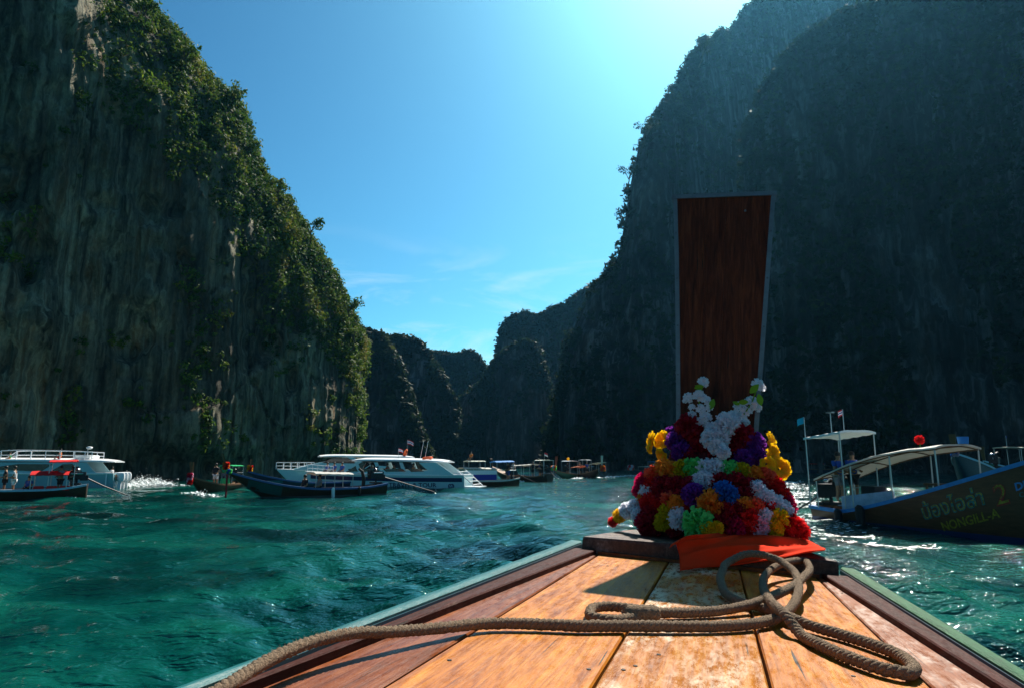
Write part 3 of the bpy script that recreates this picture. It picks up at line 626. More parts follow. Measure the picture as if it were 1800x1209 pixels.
garland('topmost garland of dark red and purple pompoms round the base of the prow board',
        [(540, 350, 62, 'darkred'), (470, 430, 48, 'purple'), (500, 490, 48, 'purple'), (600, 470, 50, 'darkred', 0.03), (835, 400, 62, 'darkred'), (800, 490, 52, 'darkred', 0.03), (905, 440, 52, 'purple'), (920, 515, 50, 'purple'), (850, 530, 48, 'purple'), (700, 510, 48, 'darkred', 0.03), (545, 520, 46, 'darkred', 0.03), (445, 380, 30, 'purple', 0.05), (760, 455, 44, 'darkred', 0.04), (620, 400, 44, 'darkred', 0.05)])
garland('white pompom cluster hanging down the middle in front of the prow board',
        [(750, 335, 55, 'white', -0.03), (690, 370, 42, 'white', -0.03), (665, 415, 46, 'white', -0.05), (720, 410, 46, 'white', -0.05), (700, 460, 40, 'white', -0.05), (735, 490, 34, 'white', -0.06), (790, 330, 36, 'white', -0.02)])
garland('pastel garland running orange, mustard, lime green and white and back to coral',
        [(350, 622, 50, 'coral'), (400, 585, 48, 'orange'), (440, 600, 52, 'orange'), (505, 585, 48, 'olive'), (570, 580, 52, 'green'), (640, 590, 52, 'white'), (697, 588, 52, 'white'), (765, 592, 50, 'green'), (838, 602, 46, 'olive'), (905, 620, 46, 'orange'), (975, 638, 48, 'coral'), (1020, 680, 48, 'red'), (1060, 725, 42, 'red'), (630, 645, 45, 'white', -0.02), (590, 645, 30, 'white', -0.02)])
garland('dark red pompom garland around the middle of the flower mound, crimson at its ends',
        [(295, 655, 44, 'crimson'), (272, 700, 40, 'crimson'), (340, 680, 44, 'red'), (400, 690, 58, 'darkred'), (470, 690, 56, 'darkred'), (545, 690, 52, 'darkred'), (720, 665, 52, 'darkred'), (800, 670, 56, 'darkred'), (870, 690, 52, 'darkred'), (850, 745, 52, 'darkred'), (930, 690, 44, 'darkred'), (420, 745, 50, 'darkred'), (500, 745, 48, 'darkred'), (1085, 760, 38, 'crimson'), (1105, 800, 34, 'crimson'), (1000, 700, 44, 'red', 0.03), (650, 700, 50, 'darkred', 0.03)])
garland('garland with one purple, one blue and white pompoms over the dark red ones',
        [(315, 715, 44, 'white'), (290, 752, 34, 'orange'), (330, 775, 52, 'red'), (575, 735, 58, 'purple', -0.03), (745, 728, 62, 'blue', -0.04), (925, 700, 44, 'white', -0.03), (970, 750, 48, 'white', -0.02), (1030, 785, 48, 'white'), (1080, 815, 40, 'white'), (430, 755, 40, 'coral', -0.03), (470, 775, 38, 'orange', -0.03), (855, 790, 44, 'orange', -0.03), (910, 790, 42, 'coral', -0.03), (975, 800, 44, 'red'), (800, 750, 48, 'darkred')])
garland('lowest garland on the bow deck mixing white, yellow, lime and red pompoms',
        [(118, 880, 24, 'red'), (155, 845, 34, 'yellow'), (200, 815, 40, 'white'), (245, 795, 38, 'white'), (260, 840, 36, 'white'), (330, 850, 56, 'darkred'), (370, 800, 50, 'red'), (430, 820, 48, 'olive'), (400, 880, 44, 'olive'), (487, 860, 52, 'white'), (560, 810, 50, 'red', 0.03), (665, 785, 70, 'orange', -0.03), (595, 890, 74, 'green', -0.02), (650, 925, 38, 'yellow', -0.03), (700, 915, 32, 'yellow', -0.03), (740, 835, 62, 'darkred'), (730, 890, 50, 'darkred'), (820, 830, 58, 'darkred'), (870, 870, 60, 'red'), (950, 850, 50, 'white'), (935, 905, 46, 'pink'), (1035, 870, 56, 'yellow'), (1020, 920, 42, 'yellow'), (1130, 905, 52, 'red'), (1175, 935, 36, 'red'), (1090, 930, 36, 'red'), (310, 905, 48, 'darkred'), (270, 880, 30, 'crimson'), (540, 880, 46, 'darkred', 0.04), (800, 910, 48, 'crimson'), (460, 920, 40, 'darkred', 0.06), (340, 940, 36, 'darkred', 0.04)])
garland('golden yellow lilies hanging beside the prow, petals open towards the water',
        [(358, 440, 56, 'yellow'), (408, 430, 50, 'yellow', 0.03), (405, 500, 40, 'yellow', 0.02)], LIL, 'bloom', [(-0.3, 1, 0.1), (-0.7, 0.5, 0.2), (-0.5, 0.6, -0.5)])
garland('golden yellow lilies at the starboard edge of the mound, one facing back at the deck',
        [(985, 440, 52, 'yellow'), (990, 500, 50, 'yellow'), (975, 555, 42, 'yellow', -0.02), (1045, 585, 52, 'yellow', 0.02)], LIL, 'bloom', [(-0.4, -1, 0.3), (-0.6, -0.8, -0.1), (-0.8, -0.3, -0.3), (-1, -0.2, 0.1)])
def leaf_part(par, inv, zx, zy, zr, rot):
    a = min(2.83+0.30*(900-zy)/560, 3.08); p = DA(1040+zx/3.181, 640+zy/3.181, a); r = zr/3.181*a/1218; mb = MB(); S = []
    for q in np.linspace(0, 1, 6):
        w = 0.42*math.sin(math.pi*(0.06+0.9*q)); S.append([(u*w*0.25+0.05*q, (q-0.2)*1.5*math.cos(rot)-u*w*math.sin(rot), (q-0.2)*1.5*math.sin(rot)+u*w*math.cos(rot)) for u in (-1, 0, 1)])
    mb.loft(S); o = mb.build('leaf', M_LEAF, par); o.matrix_basis = inv @ BM @ Matrix.Translation(Vector(p)) @ Matrix.Scale(r, 4)
def spray(label, fl, lv, stem):
    p = DA(1040+stem[0][0]/3.181, 640+stem[0][1]/3.181, 3.12); g = empty('flower_spray', mat=BM @ Matrix.Translation(Vector(p))); props(g, label, 'flower spray'); inv = (BM @ Matrix.Translation(Vector(p))).inverted()
    for k, it in enumerate(fl): flower(g, *it, 'white', BLO, 'blossom', inv, 0.0, up=(-1, random.uniform(-0.7, 0.7), random.uniform(-0.1, 0.8)))
    for l in lv: leaf_part(g, inv, *l)
    mb = MB(); mb.tube([DA(1040+x/3.181, 640+y/3.181, min(2.85+0.30*(900-y)/560, 3.11)) for x, y in stem], 0.003, 6); o = mb.build('stem', M_LEAF, g); o.matrix_basis = inv @ BM
spray('spray of white cloth blossoms standing up before the port edge of the prow board', [(625, 98, 38), (540, 185, 36), (598, 170, 40), (640, 195, 36), (615, 250, 38), (562, 285, 34), (640, 290, 40), (610, 320, 34), (560, 235, 26), (650, 340, 28), (520, 200, 20), (655, 240, 28)], [(585, 130, 34, 2.9), (678, 205, 40, -1.3), (605, 135, 26, 0.6)], [(640, 400), (628, 300), (600, 210), (622, 110)])
spray('leaning spray of white cloth blossoms with bright leaves at the starboard edge of the board', [(930, 112, 42), (895, 205, 46), (925, 235, 36), (825, 235, 40), (790, 285, 36), (840, 300, 42), (870, 260, 32), (860, 320, 30), (955, 130, 24)], [(895, 150, 44, 2.3), (936, 178, 42, -1.8), (832, 212, 34, 3.0), (820, 222, 26, 0.4)], [(790, 400), (838, 300), (895, 215), (930, 120)])

# ------------------------------------------------------------------ sash
tp = [(1176, 963), (1200, 950), (1240, 941), (1275, 934), (1312, 930), (1360, 938), (1405, 945), (1430, 954), (1446, 964)]
bt = [(1196, 1002), (1215, 999), (1245, 995), (1285, 993), (1325, 989), (1362, 984), (1395, 977), (1425, 970), (1447, 966)]
def spl(P, n):
    P = np.array(P, float); t = np.concatenate([[0], np.cumsum(np.linalg.norm(np.diff(P, axis=0), axis=1))]); u = np.linspace(0, t[-1], n); Q = []
    for k in range(P.shape[1]):
        m = np.gradient(P[:, k], t); i = np.clip(np.searchsorted(t, u)-1, 0, len(t)-2); h = t[i+1]-t[i]; s = (u-t[i])/h
        Q.append((2*s**3-3*s**2+1)*P[i, k]+(s**3-2*s**2+s)*h*m[i]+(-2*s**3+3*s**2)*P[i+1, k]+(s**3-s**2)*h*m[i+1])
    return np.stack(Q, 1)
T_, B_ = spl(tp, 70), spl(bt, 70); mb = MB(); S = []
for i in range(70):
    u = i/69; pa = DK(*T_[i], 0.082+0.035*math.sin(math.pi*min(1, u*1.05))); pc = DA(*B_[i], AF-0.03)
    if pc[2] < 0.012: pc = DK(*B_[i], 0.012)
    pm = np.array([AF-0.035, (pa[1]+pc[1])/2, 0.105]); row = []
    for t in np.linspace(0, 1, 30):
        q = (1-t)**2*pa+2*t*(1-t)*(pm*1.0)+t*t*pc
        f = 0.009*math.sin(u*9+t*7.5)+0.010*math.sin(t*17+u*4.5+math.sin(u*5))+0.005*math.sin(t*33+u*14)
        q = q+np.array([-0.5, 0, 0.85])*f*min(1, 6*u+0.3)*min(1, 8*(1-u)+0.15)*(0.5+0.5*math.sin(math.pi*min(1, t*1.3))); row.append(q)
    S.append(row)
mb.loft(S); o = mb.build('sash', mat('orange_cloth', (0.90, 0.045, 0.008), 0.85, spec=0.05, var=0.08, scale=260, bump=0.08, transl=0.18), None, 'all'); o.matrix_world = BM
sm = o.modifiers.new('thickness', 'SOLIDIFY'); sm.thickness = 0.0025
props(o, 'bright orange red sash draped over the edge of the bow deck below the flowers', 'sash')

# ------------------------------------------------------------------ rope
RR = 0.0110
rp = [(330, 1245, .035), (395, 1207, .040), (440, 1178, .041), (500, 1146, .042), (560, 1124, .042), (620, 1112, .039), (700, 1109, .028), (780, 1102, .02), (860, 1095, .0145), (940, 1096, .0135), (1020, 1099, .0135), (1100, 1099, .0135), (1180, 1100, .0135), (1250, 1100, .0135), (1310, 1097, .014), (1358, 1088, .016), (1388, 1070, .022),
      (1402, 1046, .035), (1402, 1020, .05), (1388, 997, .062), (1362, 981, .075), (1335, 973, .085), (1308, 974, .08), (1284, 985, .06), (1270, 1003, .042), (1268, 1025, .03), (1279, 1045, .018), (1302, 1058, .014), (1335, 1066, .014), (1370, 1078, .014), (1392, 1086, .02), (1420, 1097, .016), (1470, 1112, .0135), (1530, 1131, .0135), (1575, 1148, .0135), (1600, 1165, .0135), (1606, 1178, .0135), (1592, 1183, .0135), (1560, 1177, .0135), (1500, 1158, .0135), (1440, 1132, .0135), (1400, 1106, .018), (1385, 1085, .035),
      (1366, 1068, .04), (1350, 1050, .035), (1342, 1030, .03), (1346, 1010, .035), (1362, 996, .045), (1388, 986, .055), (1412, 984, .055), (1422, 994, .052), (1412, 1014, .05), (1388, 1033, .042), (1350, 1050, .03), (1310, 1064, .02), (1260, 1073, .014), (1200, 1076, .0135), (1150, 1076, .0145)]
P = np.array([DK(*p) for p in rp])
Q = spl(P, 1500)
def strands(Q, RR, pitch, mb, n=3, ns=7, seed=0, taper=False):
    Q = np.asarray(Q); s = np.concatenate([[0], np.cumsum(np.linalg.norm(np.diff(Q, axis=0), axis=1))]); m = int(s[-1]/0.0042); u = np.linspace(0, s[-1], m); Q = np.stack([np.interp(u, s, Q[:, k]) for k in range(3)], 1)
    T = np.gradient(Q, axis=0); T /= np.linalg.norm(T, axis=1, keepdims=True); up = np.array([0, 0, 1.0]); A = np.cross(T, up); A /= np.linalg.norm(A, axis=1, keepdims=True)+1e-9; B = np.cross(A, T)
    for k in range(n):
        ph = 2*math.pi*(k/n+u/pitch); rr = RR*(np.interp(u, [0, 0.35, 0.9], [0.72, 0.78, 1.0]) if taper else 1.0); C = Q+(A*np.cos(ph)[:, None]+B*np.sin(ph)[:, None])*np.reshape(rr*0.47, (-1, 1))
        wob = 1+0.10*vn(np.stack([u*90, 0*u+k, 0*u+seed], 1), 4)
        mb.tube(C, rr*0.62*wob, ns)
mb = MB(); strands(Q, RR, 0.036, mb, taper=True)
M_ROPE = mat('hemp_rope', (0.27, 0.19, 0.125), 0.9, spec=0.15, var=0.45, scale=220, bump=0.7)
rope = mb.build('mooring_rope', M_ROPE, None, 'all'); rope.matrix_world = BM
props(rope, 'thick three-strand hemp mooring rope lying in loops across the foredeck', 'rope')
eye = spl([DK(*p) for p in [(1155, 1076, .015), (1110, 1069, .016), (1070, 1065, .016), (1046, 1067, .0145), (1037, 1075, .0135), (1044, 1085, .0135), (1072, 1089, .0135), (1108, 1085, .0145), (1155, 1079, .016)]], 300)
mb = MB(); strands(eye, RR*0.95, 0.036, mb, seed=2); o = mb.build('eye_loop', M_ROPE, rope, 'all')
mb = MB(); strands(spl([DK(*p) for p in [(1100, 1077, .02), (1125, 1077, .021), (1152, 1077, .02)]], 60), RR*1.5, 0.035, mb, n=5, seed=3); o = mb.build('splice', M_ROPE, rope, 'all')

g_ = np.random.default_rng(77); n_ = 5200; idx = (g_.random(n_)*(len(Q)-2)).astype(int); c_ = Q[idx]; t_ = Q[idx+1]-Q[idx]; t_ = t_/np.linalg.norm(t_, axis=1, keepdims=True)
d_ = g_.normal(size=(n_, 3)); d_ -= t_*np.sum(d_*t_, axis=1, keepdims=True); d_ /= np.linalg.norm(d_, axis=1, keepdims=True); d_[:, 2] = np.where(c_[:, 2] < 0.02, np.abs(d_[:, 2]), d_[:, 2])
s_ = np.interp(idx/len(Q), [0, 0.25, 0.6], [0.75, 0.8, 1.0])[:, None]; b_ = c_+d_*RR*1.0*s_; e_ = b_+(d_*(0.4+g_.random((n_, 1)))+t_*g_.normal(size=(n_, 1))*0.9)*0.0035; w_ = t_*0.0005
o = mobj('fibre', np_mesh('fibre', np.stack([b_-w_, b_+w_, e_], 1).reshape(-1, 3), np.arange(3*n_).reshape(-1, 3), False), M_ROPE, rope); o['kind'] = 'stuff'

# ------------------------------------------------------------------ people
def skin_mesh(name, V, E, Rr, lv=1):
    me = bpy.data.meshes.new(name); me.from_pydata(V, E, []); o = bpy.data.objects.new(name, me); COL.objects.link(o)
    m = o.modifiers.new('skin', 'SKIN'); m.use_smooth_shade = True
    for k, d in enumerate(me.skin_vertices[0].data): d.radius = (Rr[k], Rr[k]); d.use_root = (k == 0)
    sb = o.modifiers.new('sub', 'SUBSURF'); sb.levels = lv
    dg = bpy.context.evaluated_depsgraph_get(); r = bpy.data.meshes.new_from_object(o.evaluated_get(dg)); bpy.data.objects.remove(o); bpy.data.meshes.remove(me); r.name = name
    return r
def body_pose(sit):
    hip = (0, 0, 0.10) if sit else (0, 0, 0.90); z = hip[2]
    V = [hip, (0.0, 0, z+0.22), (0.01, 0, z+0.44), (0.015, 0, z+0.54), (0.03, 0, z+0.62), (0.03, 0, z+0.72)]; Rr = [0.125, 0.115, 0.12, 0.05, 0.085, 0.075]
    E = [(0, 1), (1, 2), (2, 3), (3, 4), (4, 5)]
    for s in (1, -1):
        b = len(V); V += [(0, s*0.18, z+0.45), (0.03, s*0.23, z+0.20), (0.20, s*0.17, z+0.10), (0.29, s*0.14, z+0.12)]; Rr += [0.055, 0.042, 0.034, 0.035]; E += [(2, b), (b, b+1), (b+1, b+2), (b+2, b+3)]
        b = len(V)
        if sit: V += [(0.08, s*0.10, 0.09), (0.42, s*0.13, 0.10), (0.42, s*0.12, -0.32), (0.56, s*0.13, -0.36)]
        else: V += [(0, s*0.10, 0.82), (0.02, s*0.12, 0.46), (-0.02, s*0.12, 0.08), (0.12, s*0.13, 0.03)]
        Rr += [0.085, 0.058, 0.042, 0.04]; E += [(0, b), (b, b+1), (b+1, b+2), (b+2, b+3)]
    return V, E, Rr
BODY, SHIRT, SHORTS, HAIR = {}, {}, {}, {}
for sit in (0, 1):
    V, E, Rr = body_pose(sit); BODY[sit] = skin_mesh('body', V, E, Rr)
    z = V[0][2]; sv = [V[1], V[0], V[2], (0.012, 0, z+0.50)]; se = [(0, 1), (0, 2), (2, 3)]; sr = [0.135, 0.14, 0.14, 0.07]
    for s in (1, -1):
        b = len(sv); sv += [(0, s*0.18, z+0.45), (0.02, s*0.215, z+0.28)]; sr += [0.07, 0.062]; se += [(2, b), (b, b+1)]
    SHIRT[sit] = skin_mesh('shirt', sv, se, sr)
    pv = [V[0]]; pr = [0.145]; pe = []
    for s in (1, -1):
        b = len(pv); h = 10 if s == 1 else 18; leg = [V[i] for i in range(6, len(V))]
        hipj = [(0.08, s*0.10, 0.09), (0.36, s*0.125, 0.10)] if sit else [(0, s*0.10, 0.82), (0.018, s*0.118, 0.52)]
        pv += hipj; pr += [0.1, 0.078]; pe += [(0, b), (b, b+1)]
    SHORTS[sit] = skin_mesh('shorts', pv, pe, pr)
    mb = MB(); mb.ball((0.015, 0, z+0.71), 0.105, 10, 6, (1, 0.95, 0.85)); HAIR[sit] = mb.mesh('hair', 'all')
M_SKIN = mat('skin_tone', (0.30, 0.16, 0.09), 0.6); M_HAIR = mat('black_hair', (0.02, 0.015, 0.012), 0.5)
def cloth(n, c): return mat('cloth_'+n, c, 0.8, var=0.15, scale=20)
CL = dict(blue=cloth('blue', (0.02, 0.07, 0.30)), white=cloth('white', (0.72, 0.72, 0.72)), black=cloth('black', (0.02, 0.02, 0.025)), red=cloth('red', (0.5, 0.03, 0.02)), orange=cloth('orange', (0.85, 0.20, 0.03)), green=cloth('green', (0.03, 0.3, 0.12)), grey=cloth('grey', (0.2, 0.2, 0.22)))
def person(M, loc, rz, sit, shirt, shorts, label, group='people on the boats', scale=1.0):
    e = empty('person', mat=M @ Matrix.Translation(Vector(loc)) @ Matrix.Rotation(rz, 4, 'Z') @ Matrix.Scale(scale, 4)); props(e, label, 'person', group)
    mobj('body', BODY[sit], M_SKIN, e); mobj('shirt', SHIRT[sit], CL[shirt], e); mobj('shorts', SHORTS[sit], CL[shorts], e); mobj('hair', HAIR[sit], M_HAIR, e); return e

# ------------------------------------------------------------------ text
def text_mesh(s, size, depth=0.004, bold=0.0):
    c = bpy.data.curves.new('lettering', 'FONT'); c.body = s; c.size = size; c.extrude = depth; c.offset = bold; c.resolution_u = 3
    o = bpy.data.objects.new('lettering', c); COL.objects.link(o); dg = bpy.context.evaluated_depsgraph_get()
    me = bpy.data.meshes.new_from_object(o.evaluated_get(dg)); bpy.data.objects.remove(o); return me
def hull_text(h, s, x0, drop, size, m, parent, name='lettering', side=-1, bold=0.0, slant=None, rev=False):
    me = text_mesh(s, size, 0.003, bold); n = len(me.vertices); co = np.zeros(n*3); me.vertices.foreach_get('co', co); co = co.reshape(-1, 3)
    wd = co[:, 0].max()
    for k in range(n):
        tx = wd-co[k, 0] if rev else co[k, 0]
        x = x0+tx; zb = h.zs(h.u(x))-drop+co[k, 1]; y = h.y_at(x, zb)
        co[k] = (x, side*(y+0.018+co[k, 2]), zb)
    me.vertices.foreach_set('co', co.ravel()); me.update()
    return mobj(name, me, m, parent)

# ------------------------------------------------------------------ longtail boats
M_TARP = mat('canvas_white', (0.62, 0.60, 0.55), 0.7, var=0.12, scale=3, transl=0.25); M_STEEL = mat('steel_tube', (0.38, 0.4, 0.42), 0.35, 0.9)
M_ENG = mat('engine_iron', (0.03, 0.03, 0.035), 0.45, 0.6, var=0.5, scale=12); M_CHROME = mat('engine_chrome', (0.5, 0.5, 0.5), 0.25, 1.0)
M_IN = mat('inner_planks', (0.30, 0.17, 0.08), 0.55, var=0.4, scale=5, stretch=(1, 8, 8)); M_TYRE = mat('rubber', (0.015, 0.015, 0.016), 0.7)
M_BOWWOOD = mat('bow_wood', (0.14, 0.06, 0.022), 0.5, var=0.4, scale=6, stretch=(6, 6, 1)); M_WHITE = mat('white_paint', (0.74, 0.76, 0.78), 0.35, var=0.06)
M_FLAGR = cloth('flag_red', (0.6, 0.03, 0.05)); M_FLAGW = cloth('flag_white', (0.8, 0.8, 0.8)); M_FLAGB = cloth('flag_navy', (0.03, 0.04, 0.3)); M_CYAN = cloth('cyan', (0.02, 0.42, 0.62))
M_TEALSIGN = mat('teal_sign', (0.015, 0.075, 0.07), 0.5, var=0.7, scale=26, stretch=(1, 1, 2))
def paint(n, c, **k): return mat('hull_'+n, c, k.pop('rough', 0.42), var=k.pop('var', 0.35), scale=3.0, stretch=(0.6, 5, 5), bump=0.15, **k)
class Hull:
    def __init__(s, L, B, sh, br, sr, dr, bu=0.42, be=2.0, rake=0.30, stern_w=0.6):
        s.L, s.B, s.sh, s.br, s.sr, s.dr, s.bu, s.be, s.rake, s.sw = L, B, sh, br, sr, dr, bu, be, rake, stern_w
    def u(s, x): return x/s.L+0.5
    def zs(s, u): return s.sh+s.br*(max(u-s.bu, 0)/(1-s.bu))**s.be+s.sr*(max(0.25-u, 0)/0.25)**2
    def bw(s, u):
        a = s.sw+(1-s.sw)*math.sin(min(max(u, 0)/0.45, 1)*math.pi/2)
        return s.B/2*a*(1 if u < 0.5 else max(0.045, 1-(min(1, (u-0.5)/0.5))**2.3*0.955))
    def zk(s, u):
        q = max(0, (u-(1-s.rake))/s.rake); return -s.dr+(s.zs(1)+s.dr-0.12)*q**1.25
    def pt(s, u, v, off=0.0):
        b, zs, zk = s.bw(u)+off, s.zs(u), s.zk(u)-off*0.5; a = abs(v)
        return (s.L*(u-0.5), math.copysign(b*a**0.62, v) if v else 0, zk+(zs-zk)*a**1.7)
    def y_at(s, x, z):
        u = s.u(x); zs, zk = s.zs(u), s.zk(u); a = min(1, max(0.02, (z-zk)/(zs-zk)))**(1/1.7); return s.bw(u)*a**0.62
def garland_on(M, p, r, cols, label, nrow=3, sp=None):
    g = empty('flower_garland', mat=M @ Matrix.Translation(Vector(p))); props(g, label, 'garland', 'garlands on the prows of the moored longtails')
    rnd = random.Random(int(p[0]*100+p[2]*77))
    for k in range(nrow):
        for q in range(5):
            t = q*1.256+k*0.6
            o = mobj('pompom', POM[(k+q) % 5], PC[cols[(k+q) % len(cols)]], g)
            o.matrix_basis = Matrix.Translation((math.cos(t)*r*0.9, math.sin(t)*r*0.9, -k*r*1.15)) @ Matrix.Scale(r*0.75, 4)
    return g
def flag_part(root, base, h, cols, w=0.45, name='flag', horiz=False, pole=M_STEEL, dirx=-1):
    mb = MB(); mb.tube([base, (base[0], base[1], base[2]+h)], 0.015, 6); pl = mb.build('flagpole', pole, root); n = len(cols); hh = w*0.66
    for k, c in enumerate(cols):
        mb = MB(); S = []
        for q in np.linspace(0, 1, 7):
            x = base[0]+dirx*w*q; dy = 0.08*math.sin(q*6)*q; dz = -0.22*q*q*w*1.6; z0 = base[2]+h-hh*k/n; z1 = base[2]+h-hh*(k+1)/n
            S.append([(x, base[1]+dy-0.004, z0+dz), (x, base[1]+dy-0.004, z1+dz), (x, base[1]+dy+0.004, z1+dz), (x, base[1]+dy+0.004, z0+dz)])
        mb.loft(S, closed=True, caps=True); mb.build('flag', c, pl)
def canopy(root, x0, x1, z0, z1, w, arch, m, posts=3, name='canopy', droop=0.0, zb=None, th=0.045, peak=0.0, framed=False):
    mb = MB(); S = []; nx = 13
    for i in range(nx):
        q = i/(nx-1); x = x0+(x1-x0)*q; z = z0+(z1-z0)*q+peak*math.sin(q*math.pi); row = []
        for k in range(11):
            y = -1+2*k/10; row.append((x, y*w/2, z+arch*(1-y*y)-droop*(abs(y) > 0.95)+0.012*math.sin(i*2.1+k)))
        S.append(row+[(p[0], p[1], p[2]-th) for p in row[::-1]])
    mb.loft(S, closed=True, caps=True); c = mb.build(name, m, root)
    zb = zb or (lambda x: 0.3)
    for i in range(posts):
        q = (i+0.04)/(posts-1+0.08) if posts > 1 else 0.5
        x = x0+(x1-x0)*q; z = z0+(z1-z0)*q+peak*math.sin(q*math.pi)
        for s in (1, -1):
            mb = MB(); mb.tube([(x, s*w*0.46, zb(x)), (x, s*w*0.47, z-th*0.5)], 0.022, 7); mb.build('post', M_STEEL, c)
        if framed:
            mb = MB(); mb.tube([(x, y*w*0.47, z+arch*(1-y*y)-th-0.02) for y in np.linspace(-1, 1, 9)], 0.02, 6); mb.build('hoop', M_BOWWOOD, c)
    if framed:
        for y in (-0.95, 0, 0.95):
            mb = MB(); mb.tube([(x0+(x1-x0)*q, y*w/2, z0+(z1-z0)*q+peak*math.sin(q*math.pi)+arch*(1-y*y)-th-0.03) for q in np.linspace(0, 1, 9)], 0.018, 6); mb.build('batten', M_BOWWOOD, c)
    return c
def longtail(label, bow, stern, hullm, railm, B=1.7, sh=0.45, br=1.0, sr=0.12, dr=0.35, prow_len=0.9, prow_lean=0.5, prowm=None, pitch=0.0, trim=0.0, bottom=None, engine=True, shaft=3.2, shaft_dir=0.0, fine=1, group='longtail boats moored or passing in the lagoon', **hk):
    b, s = wpt(*bow), wpt(*stern); f = b-s; Lh = float(np.hypot(*f)); mid = (b+s)/2; yaw = math.atan2(f[1], f[0])
    M = Matrix.Translation((mid[0], mid[1], trim)) @ Matrix.Rotation(yaw, 4, 'Z') @ Matrix.Rotation(-R(pitch), 4, 'Y')
    root = empty('longtail_boat', mat=M); props(root, label, 'boat', group)
    h = Hull(Lh, B, sh, br, sr, dr, **hk); h.M = M; h.root = root
    us = list(np.linspace(0, 0.6, 12*fine))+list(np.linspace(0.64, 1.0, 16*fine)); vs = list(np.linspace(-1, 1, 12*fine+1))
    mb = MB(); mb.loft([[h.pt(u, v) for v in vs] for u in us]); k = len(mb.v)
    mb.f.append(tuple(range(len(vs)))[::-1])
    hull = mb.build('hull', hullm, root)
    mb = MB(); S = []
    for u in np.linspace(0.01, 0.9, 18):
        x = Lh*(u-.5); z = h.zs(u); zk = h.zk(u); fl = min(z-0.12, max(zk+0.22, 0.06)); ya = max(0.015, h.bw(u)-0.06); yb = max(0.01, h.y_at(x, (fl+z)/2)-0.09); yc_ = max(0.006, h.y_at(x, fl)-0.10)
        S.append([(x, -ya, z-0.012), (x, -yb, (fl+z)/2), (x, -yc_, fl), (x, yc_, fl), (x, yb, (fl+z)/2), (x, ya, z-0.012)])
    mb.loft(S); mb.f.append(tuple(range(6))); mb.build('floor_lining', M_IN, root)
    for s_ in (1, -1):
        mb = MB(); S = []
        for u in us:
            x, y, z = h.pt(u, s_*1.0); S.append([(x, y+s_*0.045, z-0.09), (x, y+s_*0.05, z+0.02), (x, y-s_*0.06, z+0.03), (x, y-s_*0.055, z-0.02)])
        mb.loft(S, closed=True, caps=True); mb.build('gunwale', railm, root)
    if bottom:
        mb = MB()
        for s_ in (1, -1):
            S = []
            for u in us[:-3]:
                x = Lh*(u-.5); zt = 0.13+0.0*u; row = []
                for q in (0, 0.3, 0.65, 1.0):
                    zk = h.zk(u); z = zk+(max(zk+0.02, zt)-zk)*q; row.append((x, s_*(h.y_at(x, z)+0.012), z-0.004))
                S.append(row)
            mb.loft(S)
        mb.build('bottom_paint', bottom, root)
    mb = MB(); S = []
    for u in np.linspace(0.74, 0.995, 9):
        x, y, z = h.pt(u, 1.0); S.append([(x, -y+0.03, z-0.01), (x, 0, z+0.03), (x, y-0.03, z-0.01), (x, y-0.03, z-0.05), (x, -y+0.03, z-0.05)])
    mb.loft(S, closed=True, caps=True); mb.build('foredeck', M_IN if not hk.get('fd') else hk['fd'], root)
    for u in (0.16, 0.3, 0.44, 0.58):
        mb = MB(); mb.box((Lh*(u-.5), 0, h.zs(u)-0.14), (0.26, 2*h.bw(u)-0.14, 0.035)); mb.build('thwart', M_IN, root)
    zt = h.zs(1); xt = Lh/2; mb = MB(); S = []
    for q in np.linspace(0, 1, 9):
        x = xt-0.28+prow_lean*prow_len*(q**0.8)+0.28*min(1, q*4)*0.6; z = zt-0.35+(prow_len+0.35)*q; w = 0.045+0.12*q; t = 0.10-0.03*q
        S.append([(x-t, -w, z), (x-t, w, z), (x, w, z+0.02), (x, -w, z+0.02)])
    mb.loft(S, closed=True, caps=True); mb.build('prow_board', prowm or M_BOWWOOD, root)
    h.tip = (xt-0.05, 0, zt+0.12)
    if engine:
        xs = -Lh/2+0.55; zs = h.zs(0.06); e = MB(); e.box((xs, 0, zs+0.58), (0.85, 0.42, 0.42)); e.box((xs+0.42, 0, zs+0.62), (0.10, 0.5, 0.52)); e.box((xs-0.35, 0, zs+0.45), (0.4, 0.3, 0.3))
        e.tube([(xs+0.2, 0.12, zs+0.78), (xs+0.2, 0.12, zs+1.0), (xs-0.05, 0.2, zs+1.08)], 0.05, 8); e.tube([(xs, 0, 0.15), (xs, 0, zs+0.4)], 0.06, 8); e.box((xs, 0, zs+0.12), (0.4, 1.0, 0.1))
        en = e.build('engine', M_ENG, root, bevel=0.03)
        mb = MB(); mb.ball((xs+0.05, -0.1, zs+0.92), 0.15, 10, 6, (1.2, 1, 0.7)); mb.tube([(xs-0.3, 0.24, zs+0.7), (xs+0.3, 0.24, zs+0.7)], 0.045, 8); mb.build('air_filter', M_CHROME, en)
        mb = MB(); mb.tube([(xs+0.4, 0, zs+0.62), (xs+1.3, 0.15, zs+0.72)], 0.022, 6); mb.build('tiller', M_STEEL, en)
        xe = xs-shaft; sh_ = MB(); a = math.tan(shaft_dir); sh_.tube([(xs-0.4, 0, zs+0.48), ((xs+xe)/2, -a*(xs-xe)/2, zs*0.5+0.32), (xe, -a*(xs-xe), 0.06)], [0.05, 0.04, 0.03], 7)
        so = sh_.build('tail_shaft', M_ENG, en)
        mb = MB()
        for k in range(3):
            t = k*2.094; mb.box((xe-0.03, -a*(xs-xe)+0.11*math.cos(t), 0.06+0.11*math.sin(t)), (0.02, 0.1, 0.2), rx=t)
        mb.build('propeller', M_CHROME, so)
    return h
